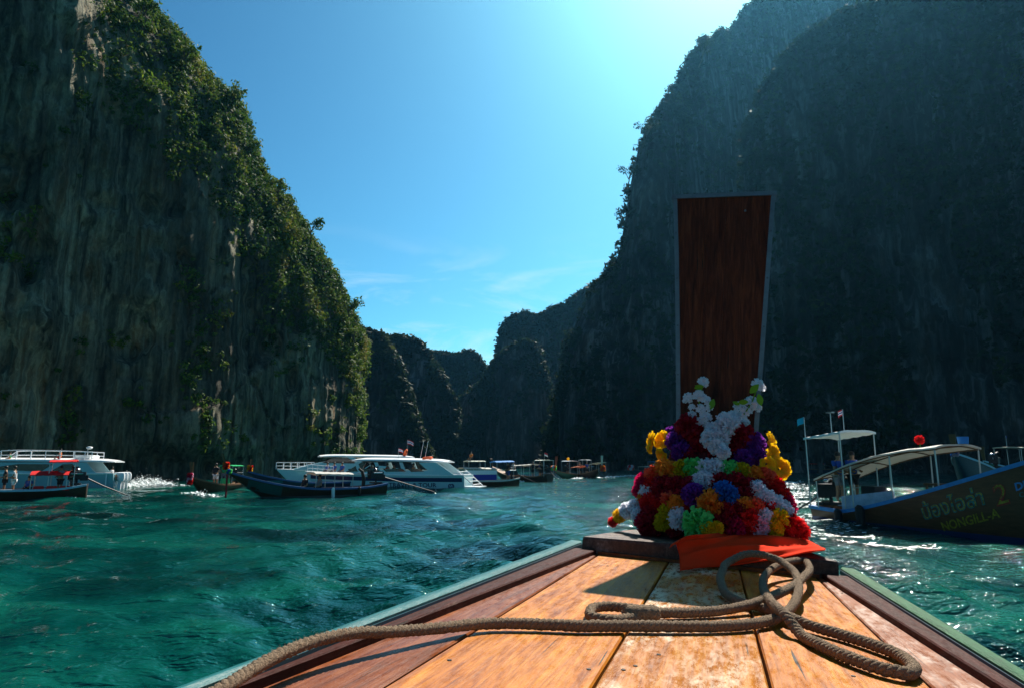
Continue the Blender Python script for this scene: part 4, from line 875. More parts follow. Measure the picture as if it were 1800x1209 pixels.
def fender(h, u, side, r=0.12, ln_=0.75, m=None, name='fender'):
    x, y, z = h.pt(u, side*1.0); mb = MB(); mb.tube([(x, y+side*(r+0.03), z+0.05), (x, y+side*(r+0.05), z-0.02), (x, y+side*(r+0.03), z-0.1), (x-0.03, y+side*(r*0.9), z-ln_*0.9), (x-0.03, y+side*r*0.85, z-ln_)], [r*0.45, r*0.9, r, r, r*0.5], 9); return mb.build(name, m or M_TYRE, h.root)

HB = paint('dark_brown', (0.045, 0.022, 0.012)); HT = paint('teak', (0.085, 0.042, 0.02)); HG = paint('green', (0.03, 0.10, 0.06)); HN = paint('navy', (0.02, 0.03, 0.06)); HGrey = paint('grey_green', (0.05, 0.075, 0.06))
RBLUE = mat('rail_blue', (0.03, 0.20, 0.50), 0.4, var=0.2); RLB = mat('rail_lightblue', (0.30, 0.45, 0.58), 0.4, var=0.2); RNV = mat('rail_navy', (0.04, 0.10, 0.24), 0.4, var=0.2); RWH = mat('rail_pale', (0.5, 0.5, 0.46), 0.45, var=0.2); RBR = mat('rail_brown', (0.2, 0.1, 0.05), 0.5, var=0.3)
M_REDC = mat('red_canvas', (0.75, 0.02, 0.02), 0.65, var=0.1, transl=0.2); M_BLUEC = mat('blue_canvas', (0.04, 0.25, 0.62), 0.6, var=0.1, transl=0.2); M_ORC = mat('orange_canvas', (0.8, 0.28, 0.14), 0.65, var=0.1, transl=0.2); M_PALEC = mat('pale_canvas', (0.55, 0.56, 0.46), 0.65, var=0.15)
BOT = paint('bottom_blue', (0.012, 0.03, 0.11)); M_CRATE = mat('green_drum', (0.03, 0.45, 0.16), 0.4)

# --- big longtail passing close on the right
h = longtail('brown longtail with blue rail and painted lettering, passing close beside the flower mound', (2075, 14.7), (1437, 25.2), HT, RBLUE, B=1.9, sh=0.42, br=2.5, bu=0.16, be=1.25, sr=0.06, dr=0.4, prow_len=1.3, bottom=BOT, fine=4, shaft=3.6, shaft_dir=-0.35, stern_w=0.5)
r, M, Lh = h.root, h.M, h.L; xs = -Lh/2
canopy(r, xs+0.75, xs+5.75, 1.42, 2.42, 1.7, 0.10, M_TARP, 4, peak=0.22, zb=lambda x: h.zs(h.u(x)), framed=True)
canopy(r, xs+0.25, xs+2.05, 2.86, 3.02, 1.5, 0.06, M_WHITE, 2, 'stern_roof', zb=lambda x: h.zs(max(0, h.u(x))), th=0.07)
mb = MB(); mb.prism([(xs+1.7, -h.bw(0.2)*0.75, 0.3), (xs+3.9, -h.bw(0.2)*0.75, 0.6), (xs+3.9, -h.bw(0.2)*0.75, 1.15), (xs+1.7, -h.bw(0.2)*0.75, 0.88)], (0, 0.03, 0)); mb.build('side_panel', mat('pale_blue_panel', (0.30, 0.40, 0.55), 0.4, var=0.25, scale=4), r)
mb = MB(); mb.box((xs+2.3, 0.2, 0.85), (0.6, 0.5, 0.75)); mb.build('locker', M_TYRE, r, bevel=0.02)
for k in range(2):
    mb = MB(); x = xs+4.9+0.75*k
    for dx in (-0.17, 0.17):
        for dy in (-0.18, 0.18): mb.box((x+dx, dy, 0.85), (0.05, 0.05, 1.1))
    mb.box((x, 0, 1.36), (0.46, 0.48, 0.06)); mb.box((x, 0, 0.95), (0.44, 0.46, 0.04)); mb.build('seat', M_BOWWOOD, r)
fender(h, 0.17, -1, 0.13, 0.85); fender(h, 0.27, -1, 0.14, 1.0)
mb = MB(); mb.torus((xs-0.02, -0.2, 0.0), 0.17, 0.035, 14, 6, 'X'); mb.torus((xs-0.02, 0.25, -0.02), 0.17, 0.035, 14, 6, 'X'); mb.build('mooring_ring', M_TYRE, r)
mb = MB()
for k in range(4): mb.torus((xs+0.35, 0, h.zs(0.03)+0.02+0.05*k), 0.27-0.03*k, 0.028, 16, 6)
mb.build('coiled_line', M_ROPE, r)
flag_part(r, (xs+0.28, -0.68, 2.86), 0.75, [M_CYAN], 0.34, dirx=-1); flag_part(r, (xs+1.1, 0.3, 3.0), 0.85, [M_FLAGR, M_FLAGW, M_FLAGB, M_FLAGW, M_FLAGR], 0.3, dirx=-0.6)
mb = MB(); mb.tube([(xs+0.6, 0.2, 2.95), (xs+0.6, 0.2, 3.75)], 0.018, 6); mb.box((xs+0.6, 0.2, 3.77), (0.3, 0.12, 0.04)); mb.build('mast_light', M_STEEL, r)
TY = mat('letter_yellow', (0.26, 0.23, 0.02), 0.6, var=0.7, scale=14); TT = mat('letter_teal', (0.03, 0.17, 0.18), 0.6, var=0.7, scale=14); TR = mat('letter_red', (0.26, 0.03, 0.025), 0.6, var=0.6, scale=14)
hull_text(h, 'น้องไอล่า', xs+5.05, 0.74, 0.56, TT, r, bold=0.014); hull_text(h, 'น้องไอล่า', xs+5.06, 0.73, 0.56, TY, r, bold=-0.006)
hull_text(h, 'NONGILL-A', xs+5.55, 1.14, 0.33, TY, r, bold=0.006)
hull_text(h, '2', xs+7.3, 0.86, 0.72, TR, r, bold=0.02); hull_text(h, '2', xs+7.31, 0.84, 0.70, TY, r, bold=-0.004)
hull_text(h, 'DDC', xs+7.85, 0.62, 0.26, RBLUE, r, bold=0.008); hull_text(h, 'coo', xs+7.9, 0.80, 0.26, TT, r)
person(M, (xs+1.5, 0.15, 0.68), 0.0, 0, 'blue', 'black', 'person in a blue shirt steering under the white stern roof of the brown longtail'); person(M, (xs+1.45, -0.4, 0.66), 0.2, 0, 'blue', 'grey', 'second person in blue, nearer the engine under the same white stern roof')
g = empty('flower_garland', mat=M @ Matrix.Translation((xs+4.75, -0.3, 2.66))); props(g, 'single big red bloom standing on the white canopy ridge', 'flower')
o = mobj('pompom', POM[1], PC['red'], g); o.matrix_basis = Matrix.Scale(0.13, 4)
mb = MB(); mb.tube([(0, 0, -0.22), (0, 0, 0)], 0.012, 6); mb.build('stem', M_LEAF, g)
mb = MB(); mb.tube([(0, 0, 0), (0, 0, 0.2)], [0.13, 0.15], 12); o = mb.build('bucket', M_BLUEC); o.matrix_world = M @ Matrix.Translation((xs+5.75, 0.2, 2.52)); props(o, 'small blue bucket on top of the white canopy', 'bucket')

# --- longtail in the middle left, broadside
h = longtail('dark brown longtail broadside with a teal name panel and orange wrapped prow', (402, 37.5), (676, 43.2), HB, RNV, B=1.75, sh=0.52, br=1.0, be=1.9, sr=0.22, dr=0.35, prow_len=0.95, prow_lean=0.55, rake=0.30, shaft=4.6, shaft_dir=0.12, bottom=paint('grey_band', (0.10, 0.11, 0.12)))
r, M, Lh = h.root, h.M, h.L; xs = -Lh/2; D_ = h
canopy(r, xs+2.35, xs+4.7, 1.30, 1.36, 1.5, 0.10, M_TARP, 3, zb=lambda x: h.zs(h.u(x)))
mb = MB(); S = []
for x in np.linspace(Lh/2-2.75, Lh/2-1.0, 9):
    row = []
    for q in (0.12, 0.40, 0.62): z = h.zs(h.u(x))-q; row.append((x, (h.y_at(x, z)+0.012), z))
    S.append(row)
mb.loft(S); mb.build('name_panel', M_TEALSIGN, r)
fender(h, 0.40, 1, 0.10, 0.55, M_WHITE); fender(h, 0.22, 1, 0.09, 0.5)
mb = MB(); mb.tube([(xs+1.55, 0.3, 0.3), (xs+1.5, 0.3, 1.0), (xs+1.62, 0.3, 1.45), (xs+1.85, 0.3, 1.62)], [0.11, 0.11, 0.1, 0.07], 9); mb.build('stern_post', M_TYRE, r)
hull_text(h, '11', Lh/2-2.55, 0.95, 0.26, RLB, r, side=1, rev=True)
person(M, (xs+5.1, 0.2, 0.42), 0.3, 1, 'black', 'black', 'person in black seated ahead of the small canopy on the dark brown longtail'); person(M, (xs+4.2, 0.15, 0.42), 0.1, 1, 'grey', 'black', 'person in grey sitting under the small canopy of the dark brown longtail')
garland_on(M, (Lh/2+0.12, 0, h.zs(1)+0.42), 0.11, ['orange', 'coral', 'red'], 'orange garland tied round the prow of the dark brown longtail', 3); garland_on(M, (Lh/2-0.02, 0.12, h.zs(1)+0.05), 0.10, ['green', 'blue', 'green'], 'green and blue garland under the orange one on the dark brown longtail', 2)
mb = MB(); S = []
for q in np.linspace(0, 1, 6): S.append([(Lh/2+0.02-0.0*q, -0.13-0.02*math.sin(q*7), h.zs(1)-0.05-1.35*q), (Lh/2+0.07, -0.05, h.zs(1)-0.05-1.35*q), (Lh/2+0.03, 0.12+0.02*math.sin(q*6), h.zs(1)-0.05-1.35*q), (Lh/2-0.02, 0.0, h.zs(1)-0.05-1.35*q)])
mb.loft(S, closed=True, caps=True); o = mb.build('prow_ribbon', cloth('ribbon_red', (0.35, 0.015, 0.02)), None, 'all'); o.matrix_world = M; props(o, 'long red ribbon hanging from the prow of the dark brown longtail', 'ribbon')

# --- longtail behind it
h = longtail('blue green longtail half hidden behind the dark brown one, hooked prow with yellow flowers', (436, 46), (640, 52), HN, RNV, B=1.6, sh=0.6, br=0.85, sr=0.15, prow_len=0.75, prow_lean=-0.1, engine=False)
mb = MB(); mb.box((h.L/2-1.7, h.bw(0.82)+0.03, h.zs(0.82)-0.3), (1.0, 0.02, 0.2), rz=-0.2); mb.build('name_panel', M_TEAL, h.root)
garland_on(h.M, (h.L/2-0.15, 0, h.zs(1)+0.28), 0.12, ['yellow', 'orange', 'red'], 'yellow and red garland on the hooked prow of the half hidden longtail', 3)
mb = MB(); mb.ball((0, 0, 0), 0.34, 12, 6, (2.2, 1, 0.35)); o = mb.build('life_jacket', M_WHITE, None); o.matrix_world = h.M @ Matrix.Translation((-0.9, 0, 1.18)); props(o, 'white bundle lying on the half hidden longtail behind the dark brown one', 'bundle')

# --- small longtail coming at the camera on the left
h = longtail('small brown longtail heading this way with red garlands, left of the dark brown one', (337, 47), (425, 52.5), HT, RBR, B=1.45, sh=0.45, br=0.6, prow_len=0.95, prow_lean=0.15, prowm=M_BOWWOOD, shaft=2.2)
garland_on(h.M, (h.L/2+0.05, 0, h.zs(1)+0.15), 0.13, ['red', 'crimson', 'pink', 'red'], 'red and pink garland hanging down the prow of the small brown longtail', 5)
mb = MB(); mb.tube([(0.2, -0.1, 0.5), (0.2, -0.1, 1.05)], 0.32, 14); o = mb.build('drum', M_CRATE, None, bevel=0.02); o.matrix_world = h.M @ Matrix.Translation((-1.3, 0.0, -0.2)); props(o, 'bright green drum standing in the small brown longtail', 'drum')
canopy(h.root, -0.9, -2.3, 1.75, 1.75, 1.2, 0.05, M_CRATE, 2, zb=lambda x: 0.5)
person(h.M, (0.3, 0.1, 0.25), 0, 0, 'black', 'white', 'person in black standing in the small brown longtail with red garlands'); person(h.M, (-1.2, -0.3, 0.3), 0.4, 0, 'green', 'grey', 'person in a green shirt at the back of the small brown longtail')

# --- longtail with red canopies, far left
h = longtail('dark longtail with two red canopies in front of the big white speedboat', (-190, 36), (158, 40), HB, RLB, B=1.75, sh=0.52, br=1.0, sr=0.25, shaft=2.6, shaft_dir=0.25)
r, M, Lh = h.root, h.M, h.L; xs = -Lh/2
canopy(r, xs+0.9, xs+2.7, 1.32, 1.32, 1.5, 0.20, M_REDC, 2, zb=lambda x: 0.5); canopy(r, xs+0.6, xs+1.9, 2.05, 2.02, 1.2, 0.10, M_REDC, 2, 'stern_roof', zb=lambda x: 0.5)
for k in range(3):
    mb = MB(); mb.box((xs+1.05+0.6*k, h.bw(0.2)-0.12, h.zs(0.2)+0.05), (0.5, 0.08, 0.26)); mb.build('side_cushion', M_REDC, r, bevel=0.03)
mb = MB(); mb.prism([(xs+4.3, -0.5, 0.95), (xs+5.2, -0.5, 0.72), (xs+5.2, 0.5, 0.72), (xs+4.3, 0.5, 0.95)], (0, 0, 0.04)); o = mb.build('tarpaulin', M_ORC, None); o.matrix_world = M @ Matrix.Translation((0.3, 0, 0.12)); props(o, 'flat orange board lying across the dark longtail with red canopies', 'board')
for k, (x, y, st, c, p_, lb) in enumerate([(xs+3.45, 0.3, 0, 'white', 'white', 'person dressed in white standing in the longtail with red canopies'), (xs+3.9, 0.0, 0, 'black', 'black', 'person in black with dark hair just ahead of the one in white'), (xs+4.4, 0.3, 1, 'red', 'black', 'person in a red top sitting by the orange board on the longtail with red canopies'), (xs+0.75, 0.0, 0, 'black', 'grey', 'person in black standing by the engine under the upper red canopy'), (xs+1.3, 0.35, 0, 'grey', 'black', 'person in grey beside the engine, under the upper red canopy'), (xs+2.8, -0.1, 1, 'blue', 'black', 'person in blue sitting between the person in white and the lower red canopy')]):
    person(M, (x, y, 0.25 if st == 0 else 0.45), 0.2*k, st, c, p_, lb, scale=0.92)

# --- longtails further back
h = longtail('longtail with blue and white side curtains behind the lettered speedboat stern', (738, 55.5), (909, 59.5), HB, RWH, B=1.7, sh=0.5, br=0.9, sr=0.2, shaft=3.4, shaft_dir=0.3)
r, M, xs = h.root, h.M, -h.L/2
canopy(r, xs+2.3, xs+5.2, 1.45, 1.5, 1.5, 0.10, M_TARP, 3, zb=lambda x: 0.5); canopy(r, xs+0.6, xs+2.3, 2.05, 2.0, 1.4, 0.10, M_BLUEC, 2, 'stern_roof', zb=lambda x: 0.5)
mb = MB(); mb.box((xs+3.8, h.bw(0.4)-0.02, 0.78), (2.9, 0.03, 0.45)); mb.build('side_curtain', M_FLAGB, r); mb = MB(); mb.box((xs+3.8, h.bw(0.4)-0.03, 1.18), (2.9, 0.03, 0.34)); mb.build('side_curtain', M_WHITE, r)
canopy(r, xs+3.2, xs+4.8, 2.08, 2.08, 1.1, 0.05, M_PALEC, 2, 'upper_roof', zb=lambda x: 1.5)
person(M, (xs+0.9, 0.1, 0.35), 0, 0, 'black', 'blue', 'person in black at the engine under the blue stern roof'); person(M, (xs+4.3, 0, 2.25), 0.5, 1, 'orange', 'black', 'person in orange sitting on top of the pale roof behind the speedboat stern', scale=0.7)
h = longtail('dark longtail with white canopy and a crowd of figures, next to the blue roofed one', (866, 80), (967, 72), HB, RBR, B=1.7, sh=0.5, br=1.0, sr=0.3, shaft=2.2)
r, M, xs = h.root, h.M, -h.L/2
canopy(r, xs+2.4, xs+5.4, 1.75, 1.6, 1.6, 0.10, M_TARP, 3, zb=lambda x: 0.5); canopy(r, xs+0.2, xs+1.8, 2.2, 2.2, 1.4, 0.05, M_PALEC, 2, 'stern_roof', zb=lambda x: 0.5); flag_part(r, (xs+0.9, 0, 2.2), 0.8, [M_FLAGR, M_FLAGW], 0.5)
for k, (x, y, c, lb) in enumerate([(xs+1.1, 0.2, 'black', 'person in black standing at the stern below the little flag'), (xs+1.9, -0.2, 'blue', 'person in blue next to the stern roof with the little flag'), (xs+5.9, 0.1, 'white', 'person in white standing at the bow end of the white canopied longtail'), (xs+6.5, -0.2, 'white', 'person in white furthest forward on the white canopied longtail'), (xs+2.4, 0.3, 'black', 'person in black at the aft edge of the white canopy')]): person(M, (x, y, 0.35), 0.5*k, 0, c, 'black', lb)
h = longtail('green longtail with a tall red prow post near the far shore', (974, 84), (1046, 95), HG, RBR, B=1.6, sh=0.4, br=0.7, prow_len=1.6, prow_lean=-0.35, prowm=mat('red_prow', (0.45, 0.08, 0.03), 0.5, var=0.2), shaft=2)
canopy(h.root, -3.6, -2.2, 2.3, 2.3, 1.3, 0.05, M_WHITE, 2, 'stern_roof', zb=lambda x: 0.5)
garland_on(h.M, (h.L/2+0.1, 0, h.zs(1)+0.35), 0.22, ['white', 'orange', 'green'], 'white and orange garland at the foot of the tall red prow post', 2)
person(h.M, (-1.2, 0, 0.3), 0, 0, 'black', 'black', 'person in black standing amidships on the green longtail with red prow')
h = longtail('brown longtail with an orange canopy and white prow near the far shore', (1059, 85), (991, 92), HB, RBR, B=1.7, sh=0.5, br=0.9, sr=0.2, prow_len=1.4, prow_lean=0.05, shaft=1.5, prowm=M_PALEC)
r, M, xs = h.root, h.M, -h.L/2
canopy(r, xs+0.4, xs+2.2, 2.15, 2.15, 1.4, 0.06, M_WHITE, 2, 'stern_roof', zb=lambda x: 0.5); canopy(r, xs+2.4, xs+4.4, 1.3, 1.5, 1.5, 0.10, M_ORC, 2, zb=lambda x: 0.5); canopy(r, xs+6.2, xs+8.2, 1.75, 2.0, 1.2, 0.05, M_PALEC, 2, zb=lambda x: 0.8)
garland_on(M, (h.L/2+0.05, 0, h.zs(1)+0.1), 0.2, ['orange', 'coral'], 'orange garland hanging on the white topped prow', 3)
for k, (x, c, lb) in enumerate([(xs+0.8, 'black', 'person in black under the white stern roof beside the orange canopy'), (xs+5.0, 'blue', 'person in blue standing amidships on the longtail with the orange canopy')]): person(M, (x, 0, 0.35), 0, 0, c, 'black', lb)
mb = MB(); mb.ball((0, 0, 0), 0.2, 10, 6); o = mb.build('float_ball', PC['yellow'], None); o.matrix_world = M @ Matrix.Translation((xs+1.0, 0, 2.45)); props(o, 'yellow ball lying on the white stern roof above the orange canopy', 'ball')
h = longtail('small dark boat close under the far cliff, pale roof and red bow garland', (1108, 118), (1168, 125), HN, RBR, B=1.7, sh=0.5, br=0.4, prow_len=0.5, shaft=1.5)
canopy(h.root, -0.5, 2.0, 1.25, 1.25, 1.5, 0.05, M_PALEC, 2, zb=lambda x: 0.4); canopy(h.root, -3.4, -0.9, 2.1, 2.1, 1.5, 0.05, M_BLUEC, 2, 'stern_roof', zb=lambda x: 0.4)
garland_on(h.M, (h.L/2-0.1, 0, 1.3), 0.35, ['red', 'white', 'coral'], 'red and white garland on the small dark boat under the far cliff', 2)
person(h.M, (-1.6, 0, 0.3), 0, 0, 'white', 'black', 'person in white on the small dark boat under the far cliff')
h = longtail('dark teal longtail behind the white canopy of the brown one, curled prow with pink flowers', (1680, 38), (1752, 45.5), HN, RLB, B=1.8, sh=1.5, br=1.0, be=1.3, prow_len=1.0, prow_lean=0.35, rake=0.3, shaft=2)
garland_on(h.M, (h.L/2, 0, h.zs(1)+0.2), 0.13, ['crimson', 'blue', 'pink', 'coral'], 'pink and blue garland on the curled prow behind the white canopy', 3)
h = longtail('dark green longtail with a pale flat roof cut off by the photo edge', (1730, 50), (1850, 57), HG, RLB, B=1.8, sh=1.3, br=0.8, prow_len=1.0, prow_lean=0.3, shaft=2)
canopy(h.root, -2.6, 2.2, 3.1, 3.1, 1.9, 0.05, M_PALEC, 3, zb=lambda x: 1.3); flag_part(h.root, (2.1, 0, 3.1), 0.9, [M_FLAGB], 0.2)
h = longtail('dim dark longtail under the shaded cliff, between flowers and white stern roof', (1392, 137), (1462, 141), HN, RBR, B=1.8, sh=0.6, br=0.6, prow_len=0.8, shaft=1.5)
canopy(h.root, -2.5, 1.0, 1.7, 1.7, 1.5, 0.05, M_REDC, 2, zb=lambda x: 0.4)
person(h.M, (-3.2, 0, 0.4), 0, 0, 'blue', 'black', 'person in blue on the dim longtail under the shaded cliff')

# ------------------------------------------------------------------ speedboats
M_HULLW = mat('gelcoat_shade_tint', (0.42, 0.62, 0.66), 0.28, var=0.05, coat=0.4); M_HULLA = mat('gelcoat_shade_tint_deep', (0.26, 0.45, 0.50), 0.3, var=0.05, coat=0.4); M_NAVY = mat('navy_band', (0.012, 0.022, 0.08), 0.3)  # hulls are white; the teal of their shade is put into both base colours
M_GLASS = mat('tinted_glass', (0.012, 0.015, 0.018), 0.08, spec=0.7); M_ROOF = mat('roof_white', (0.78, 0.79, 0.8), 0.35, var=0.05); M_RING = mat('ring_orange', (0.85, 0.13, 0.03), 0.5)
def speedboat(label, bow, stern, hullm, B=2.8, sh=1.0, br=0.35, dr=0.3):
    b, s = wpt(*bow), wpt(*stern); f = b-s; Lh = float(np.hypot(*f)); mid = (b+s)/2; yaw = math.atan2(f[1], f[0])
    M = Matrix.Translation((mid[0], mid[1], 0)) @ Matrix.Rotation(yaw, 4, 'Z'); root = empty('speedboat', mat=M); props(root, label, 'speedboat', 'white tour speedboats')
    class H: pass
    h = H(); h.L, h.M, h.root = Lh, M, root
    h.u = lambda x: x/Lh+0.5; h.zs = lambda u: sh+br*max(0, u-0.3)**1.3
    h.bw = lambda u: B/2*(0.93+0.07*math.sin(min(1, u/0.4)*1.57))*(1 if u < 0.55 else max(0.03, 1-((u-0.55)/0.45)**2.2*0.97))
    h.zk = lambda u: -dr+(h.zs(1)+dr-0.1)*max(0, (u-0.82)/0.18)**1.5
    h.y_at = lambda x, z: h.bw(h.u(x))*(0.80+0.20*min(1, max(0, (z-0.1)/(h.zs(h.u(x))-0.1))))
    us = list(np.linspace(0, 0.7, 10))+list(np.linspace(0.74, 1, 12)); mb = MB(); S = []
    for u in us:
        x = Lh*(u-.5); b_ = h.bw(u); zs, zk = h.zs(u), h.zk(u); c = max(zk+0.02, 0.1+0.3*max(0, u-0.6)); zc = lambda q: c+(zs-c)*q
        S.append([(x, -b_, zs), (x, -b_*0.93, zc(0.6)), (x, -b_*0.8, c), (x, 0, zk), (x, b_*0.8, c), (x, b_*0.93, zc(0.6)), (x, b_, zs)])
    mb.loft(S); mb.f.append(tuple(range(7))); mb.build('hull', hullm, root)
    mb = MB(); mb.loft([[(Lh*(u-.5), -h.bw(u)+0.02, h.zs(u)-0.02), (Lh*(u-.5), 0, h.zs(u)+0.05*(u > 0.6)-0.3*(u < 0.55)), (Lh*(u-.5), h.bw(u)-0.02, h.zs(u)-0.02)] for u in us]); mb.build('deck', M_ROOF, root)
    for s_ in (1, -1):
        mb = MB(); S = []
        for u in us: x, y, z = Lh*(u-.5), s_*h.bw(u), h.zs(u); S.append([(x, y+s_*0.05, z-0.06), (x, y+s_*0.05, z+0.03), (x, y-s_*0.06, z+0.04), (x, y-s_*0.06, z-0.05)])
        mb.loft(S, closed=True, caps=True); mb.build('rub_rail', M_ROOF, root)
    return h
def band(h, x0, x1, d0, d1, side, m, name='stripe'):
    mb = MB(); S = []
    for x in np.linspace(x0, x1, 14):
        u = h.u(x); zs = h.zs(u); b_ = h.bw(u)
        f = lambda z: b_*(0.93+0.07*max(0, (z-(0.1+(zs-0.1)*0.6))/((zs-0.1)*0.4))) if z > 0.1+(zs-0.1)*0.6 else b_*(0.8+0.13*max(0, (z-0.1)/((zs-0.1)*0.6)))
        S.append([(x, side*(f(zs-d0)+0.012), zs-d0), (x, side*(f(zs-(d0+d1)/2)+0.012), zs-(d0+d1)/2), (x, side*(f(zs-d1)+0.012), zs-d1)])
    mb.loft(S); return mb.build(name, m, h.root)
def side_poly(h, poly, m, name, side, y=None, th=0.04, parent=None):
    y = y if y is not None else h.bw(0.4)*0.93; mb = MB(); mb.prism([(x, side*y, z) for x, z in poly], (0, -side*th, 0)); return mb.build(name, m, parent or h.root)
def roof(h, x0, x1, z0, z1, w, m=M_ROOF, th=0.13, crown=0.1):
    mb = MB(); S = []
    for q in np.linspace(0, 1, 13):
        x = x0+(x1-x0)*q; z = z0+(z1-z0)*math.sin(q*1.57); ww = w*(1-0.25*abs(2*q-1)**5); e = th*(1-0.75*abs(2*q-1)**8)
        S.append([(x, -ww/2, z), (x, -ww/2+0.03, z+e*0.8), (x, 0, z+e+crown), (x, ww/2-0.03, z+e*0.8), (x, ww/2, z), (x, ww/2-0.06, z-0.03), (x, -ww/2+0.06, z-0.03)])
    mb.loft(S, closed=True, caps=True); return mb.build('roof', m, h.root)
def rail(h, pts, post_to, name='guard_rail', parent=None, mid=True, r=0.028, m=M_ROOF):
    mb = MB(); mb.tube(pts, r, 6); lows = [(p[0], p[1], post_to(p)) for p in pts]
    if mid: mb.tube([(p[0], p[1], (p[2]+q[2])/2) for p, q in zip(pts, lows)], r*0.8, 6)
    for p, q in zip(pts, lows): mb.tube([q, p], r*0.9, 6)
    return mb.build(name, m, parent or h.root)
def outboard(h, n=2):
    for k in range(n):
        y = (k-(n-1)/2)*0.75; x = -h.L/2-0.28; mb = MB(); mb.loft([[(x+0.3*c*s, y+0.2*d*s, z) for c, d in ((1, 0.7), (0.6, 1), (-0.6, 1), (-1, 0.5), (-1, -0.5), (-0.6, -1), (0.6, -1), (1, -0.7))] for z, s in ((0.55, 0.75), (0.7, 1), (1.05, 1), (1.2, 0.8), (1.25, 0.4))], closed=True, caps=True); mb.box((x, y, 0.2), (0.2, 0.14, 0.8))
        mb.build('outboard_motor', M_WHITE, h.root)
def liferings(h, pts, r=0.3, flat=True):
    for p in pts:
        mb = MB(); mb.torus((0, 0, 0), r, 0.085, 18, 8, 'Z'); o = mb.build('life_ring', M_RING, None); o.matrix_world = h.M @ Matrix.Translation(p[:3]) @ Matrix.Rotation(p[3], 4, 'Y'); props(o, p[4], 'life ring')
# F: TRAVEL & TOUR
h = speedboat('white speedboat lettered TRAVEL & TOUR with a long white roof, nearest of the speedboats', (538, 52.5), (824, 50.0), M_HULLW, sh=1.12, br=0.28)
r, M, Lh = h.root, h.M, h.L; xs = -Lh/2; sd = 1                       # heading left: the port side faces the camera
for s_ in (1, -1):
    band(h, xs+0.15, Lh/2-0.6, 0.20, 0.48, s_, M_NAVY)
    y = h.bw(0.4)*0.985
    side_poly(h, [(xs+0.9, 1.13), (xs+1.6, 1.13), (xs+8.3, 1.2), (xs+8.6, 1.28), (xs+7.7, 1.52), (xs+3.0, 1.42), (xs+2.3, 1.44)], M_HULLW, 'cabin_side', s_, y)
    side_poly(h, [(xs+0.7, 1.13), (xs+2.25, 1.13), (xs+3.3, 1.98), (xs+2.0, 1.99)], M_HULLW, 'stern_arch', s_, y+0.02, 0.05)
    side_poly(h, [(xs+2.35, 1.43), (xs+2.55, 1.40), (xs+3.55, 1.92), (xs+3.35, 1.94)], M_GLASS, 'window', s_, y-0.02, 0.03)
    for a, b_ in ((2.9, 4.1), (4.25, 6.0), (6.15, 7.7), (7.85, 8.7)):
        side_poly(h, [(xs+a, 1.36), (xs+b_-0.25, 1.33), (xs+b_, 1.53), (xs+a+0.3, 1.56)], M_GLASS, 'window', s_, y+0.015, 0.03)
    for a in (4.3, 6.2, 7.7): side_poly(h, [(xs+a, 1.42), (xs+a+0.28, 1.42), (xs+a+0.5, 2.0), (xs+a+0.25, 2.0)], M_HULLW, 'roof_pillar', s_, y-0.03, 0.06)
    side_poly(h, [(xs+7.6, 1.45), (xs+8.9, 1.25), (xs+7.7, 2.0), (xs+7.4, 2.0)], M_GLASS, 'windscreen_side', s_, y-0.05, 0.03)
roof(h, xs+1.35, xs+8.6, 2.0, 2.12, 2.7)
mb = MB(); mb.prism([(xs+8.9, -1.1, 1.3), (xs+8.9, 1.1, 1.3), (xs+7.7, 1.1, 2.0), (xs+7.7, -1.1, 2.0)], (0.04, 0, 0.03)); mb.build('windscreen', M_GLASS, r)
for k in range(4):
    mb = MB(); mb.box((xs+3.0+k*1.1, 0, 1.05), (0.45, 2.1, 0.5)); mb.build('bench', M_ROOF, r, bevel=0.04)
me = text_mesh('TRAVEL & TOUR', 0.44, 0.004, 0.006); n = len(me.vertices); co = np.zeros(n*3); me.vertices.foreach_get('co', co); co = co.reshape(-1, 3); wd = co[:, 0].max(); k_ = 3.55/wd
for i in range(n):
    x = xs+2.02+3.55-co[i, 0]*k_; z = 0.27+co[i, 1]*0.95; b_ = h.bw(h.u(x)); co[i] = (x, b_*(0.8+0.13*min(1, max(0, (z-0.1)/0.61)))+0.016+co[i, 2], z)
me.vertices.foreach_set('co', co.ravel()); mobj('lettering', me, M_NAVY, r)
mb = MB(); mb.tube([(xs+0.95, h.bw(0.08)*0.85, 0.34), (xs+0.95, h.bw(0.08)*0.85+0.07, 0.35)], 0.22, 20); em = mb.build('emblem', M_NAVY, r); mb = MB(); S0 = (xs+0.95, h.bw(0.08)*0.85+0.075, 0.34)
for dx, rr in ((-0.08, 0.5), (0.0, -0.5), (0.08, 0.5)): mb.box((S0[0]+dx, S0[1], S0[2]), (0.03, 0.012, 0.2), ry=rr*0.4)
mb.build('emblem_mark', M_HULLW, em)
mb = MB()
for s_ in (1, -1): mb.tube([(xs+0.55, s_*1.2, 1.45), (xs-0.75, s_*1.15, 0.35)], 0.035, 6)
for q in np.linspace(0.1, 0.9, 5): mb.tube([(xs+0.55-1.3*q, -1.19, 1.45-1.1*q), (xs+0.55-1.3*q, 1.19, 1.45-1.1*q)], 0.03, 6)
mb.build('boarding_ladder', M_ROOF, r); mb = MB(); mb.box((xs-0.5, 0, 0.28), (1.1, 2.3, 0.06)); mb.build('swim_platform', M_ROOF, r)
rail(h, [(Lh/2-0.2-q*0.5, (0.1+0.17*q), 1.85-0.03*q) for q in range(6)], lambda p: h.zs(h.u(p[0])), r=0.02)
for a in (3.4, 3.75): mb = MB(); mb.tube([(xs+a-0.2, 0.4, 2.2), (xs+a-0.45, 0.4, 3.55)], 0.014, 5); mb.build('antenna', M_ROOF, r)
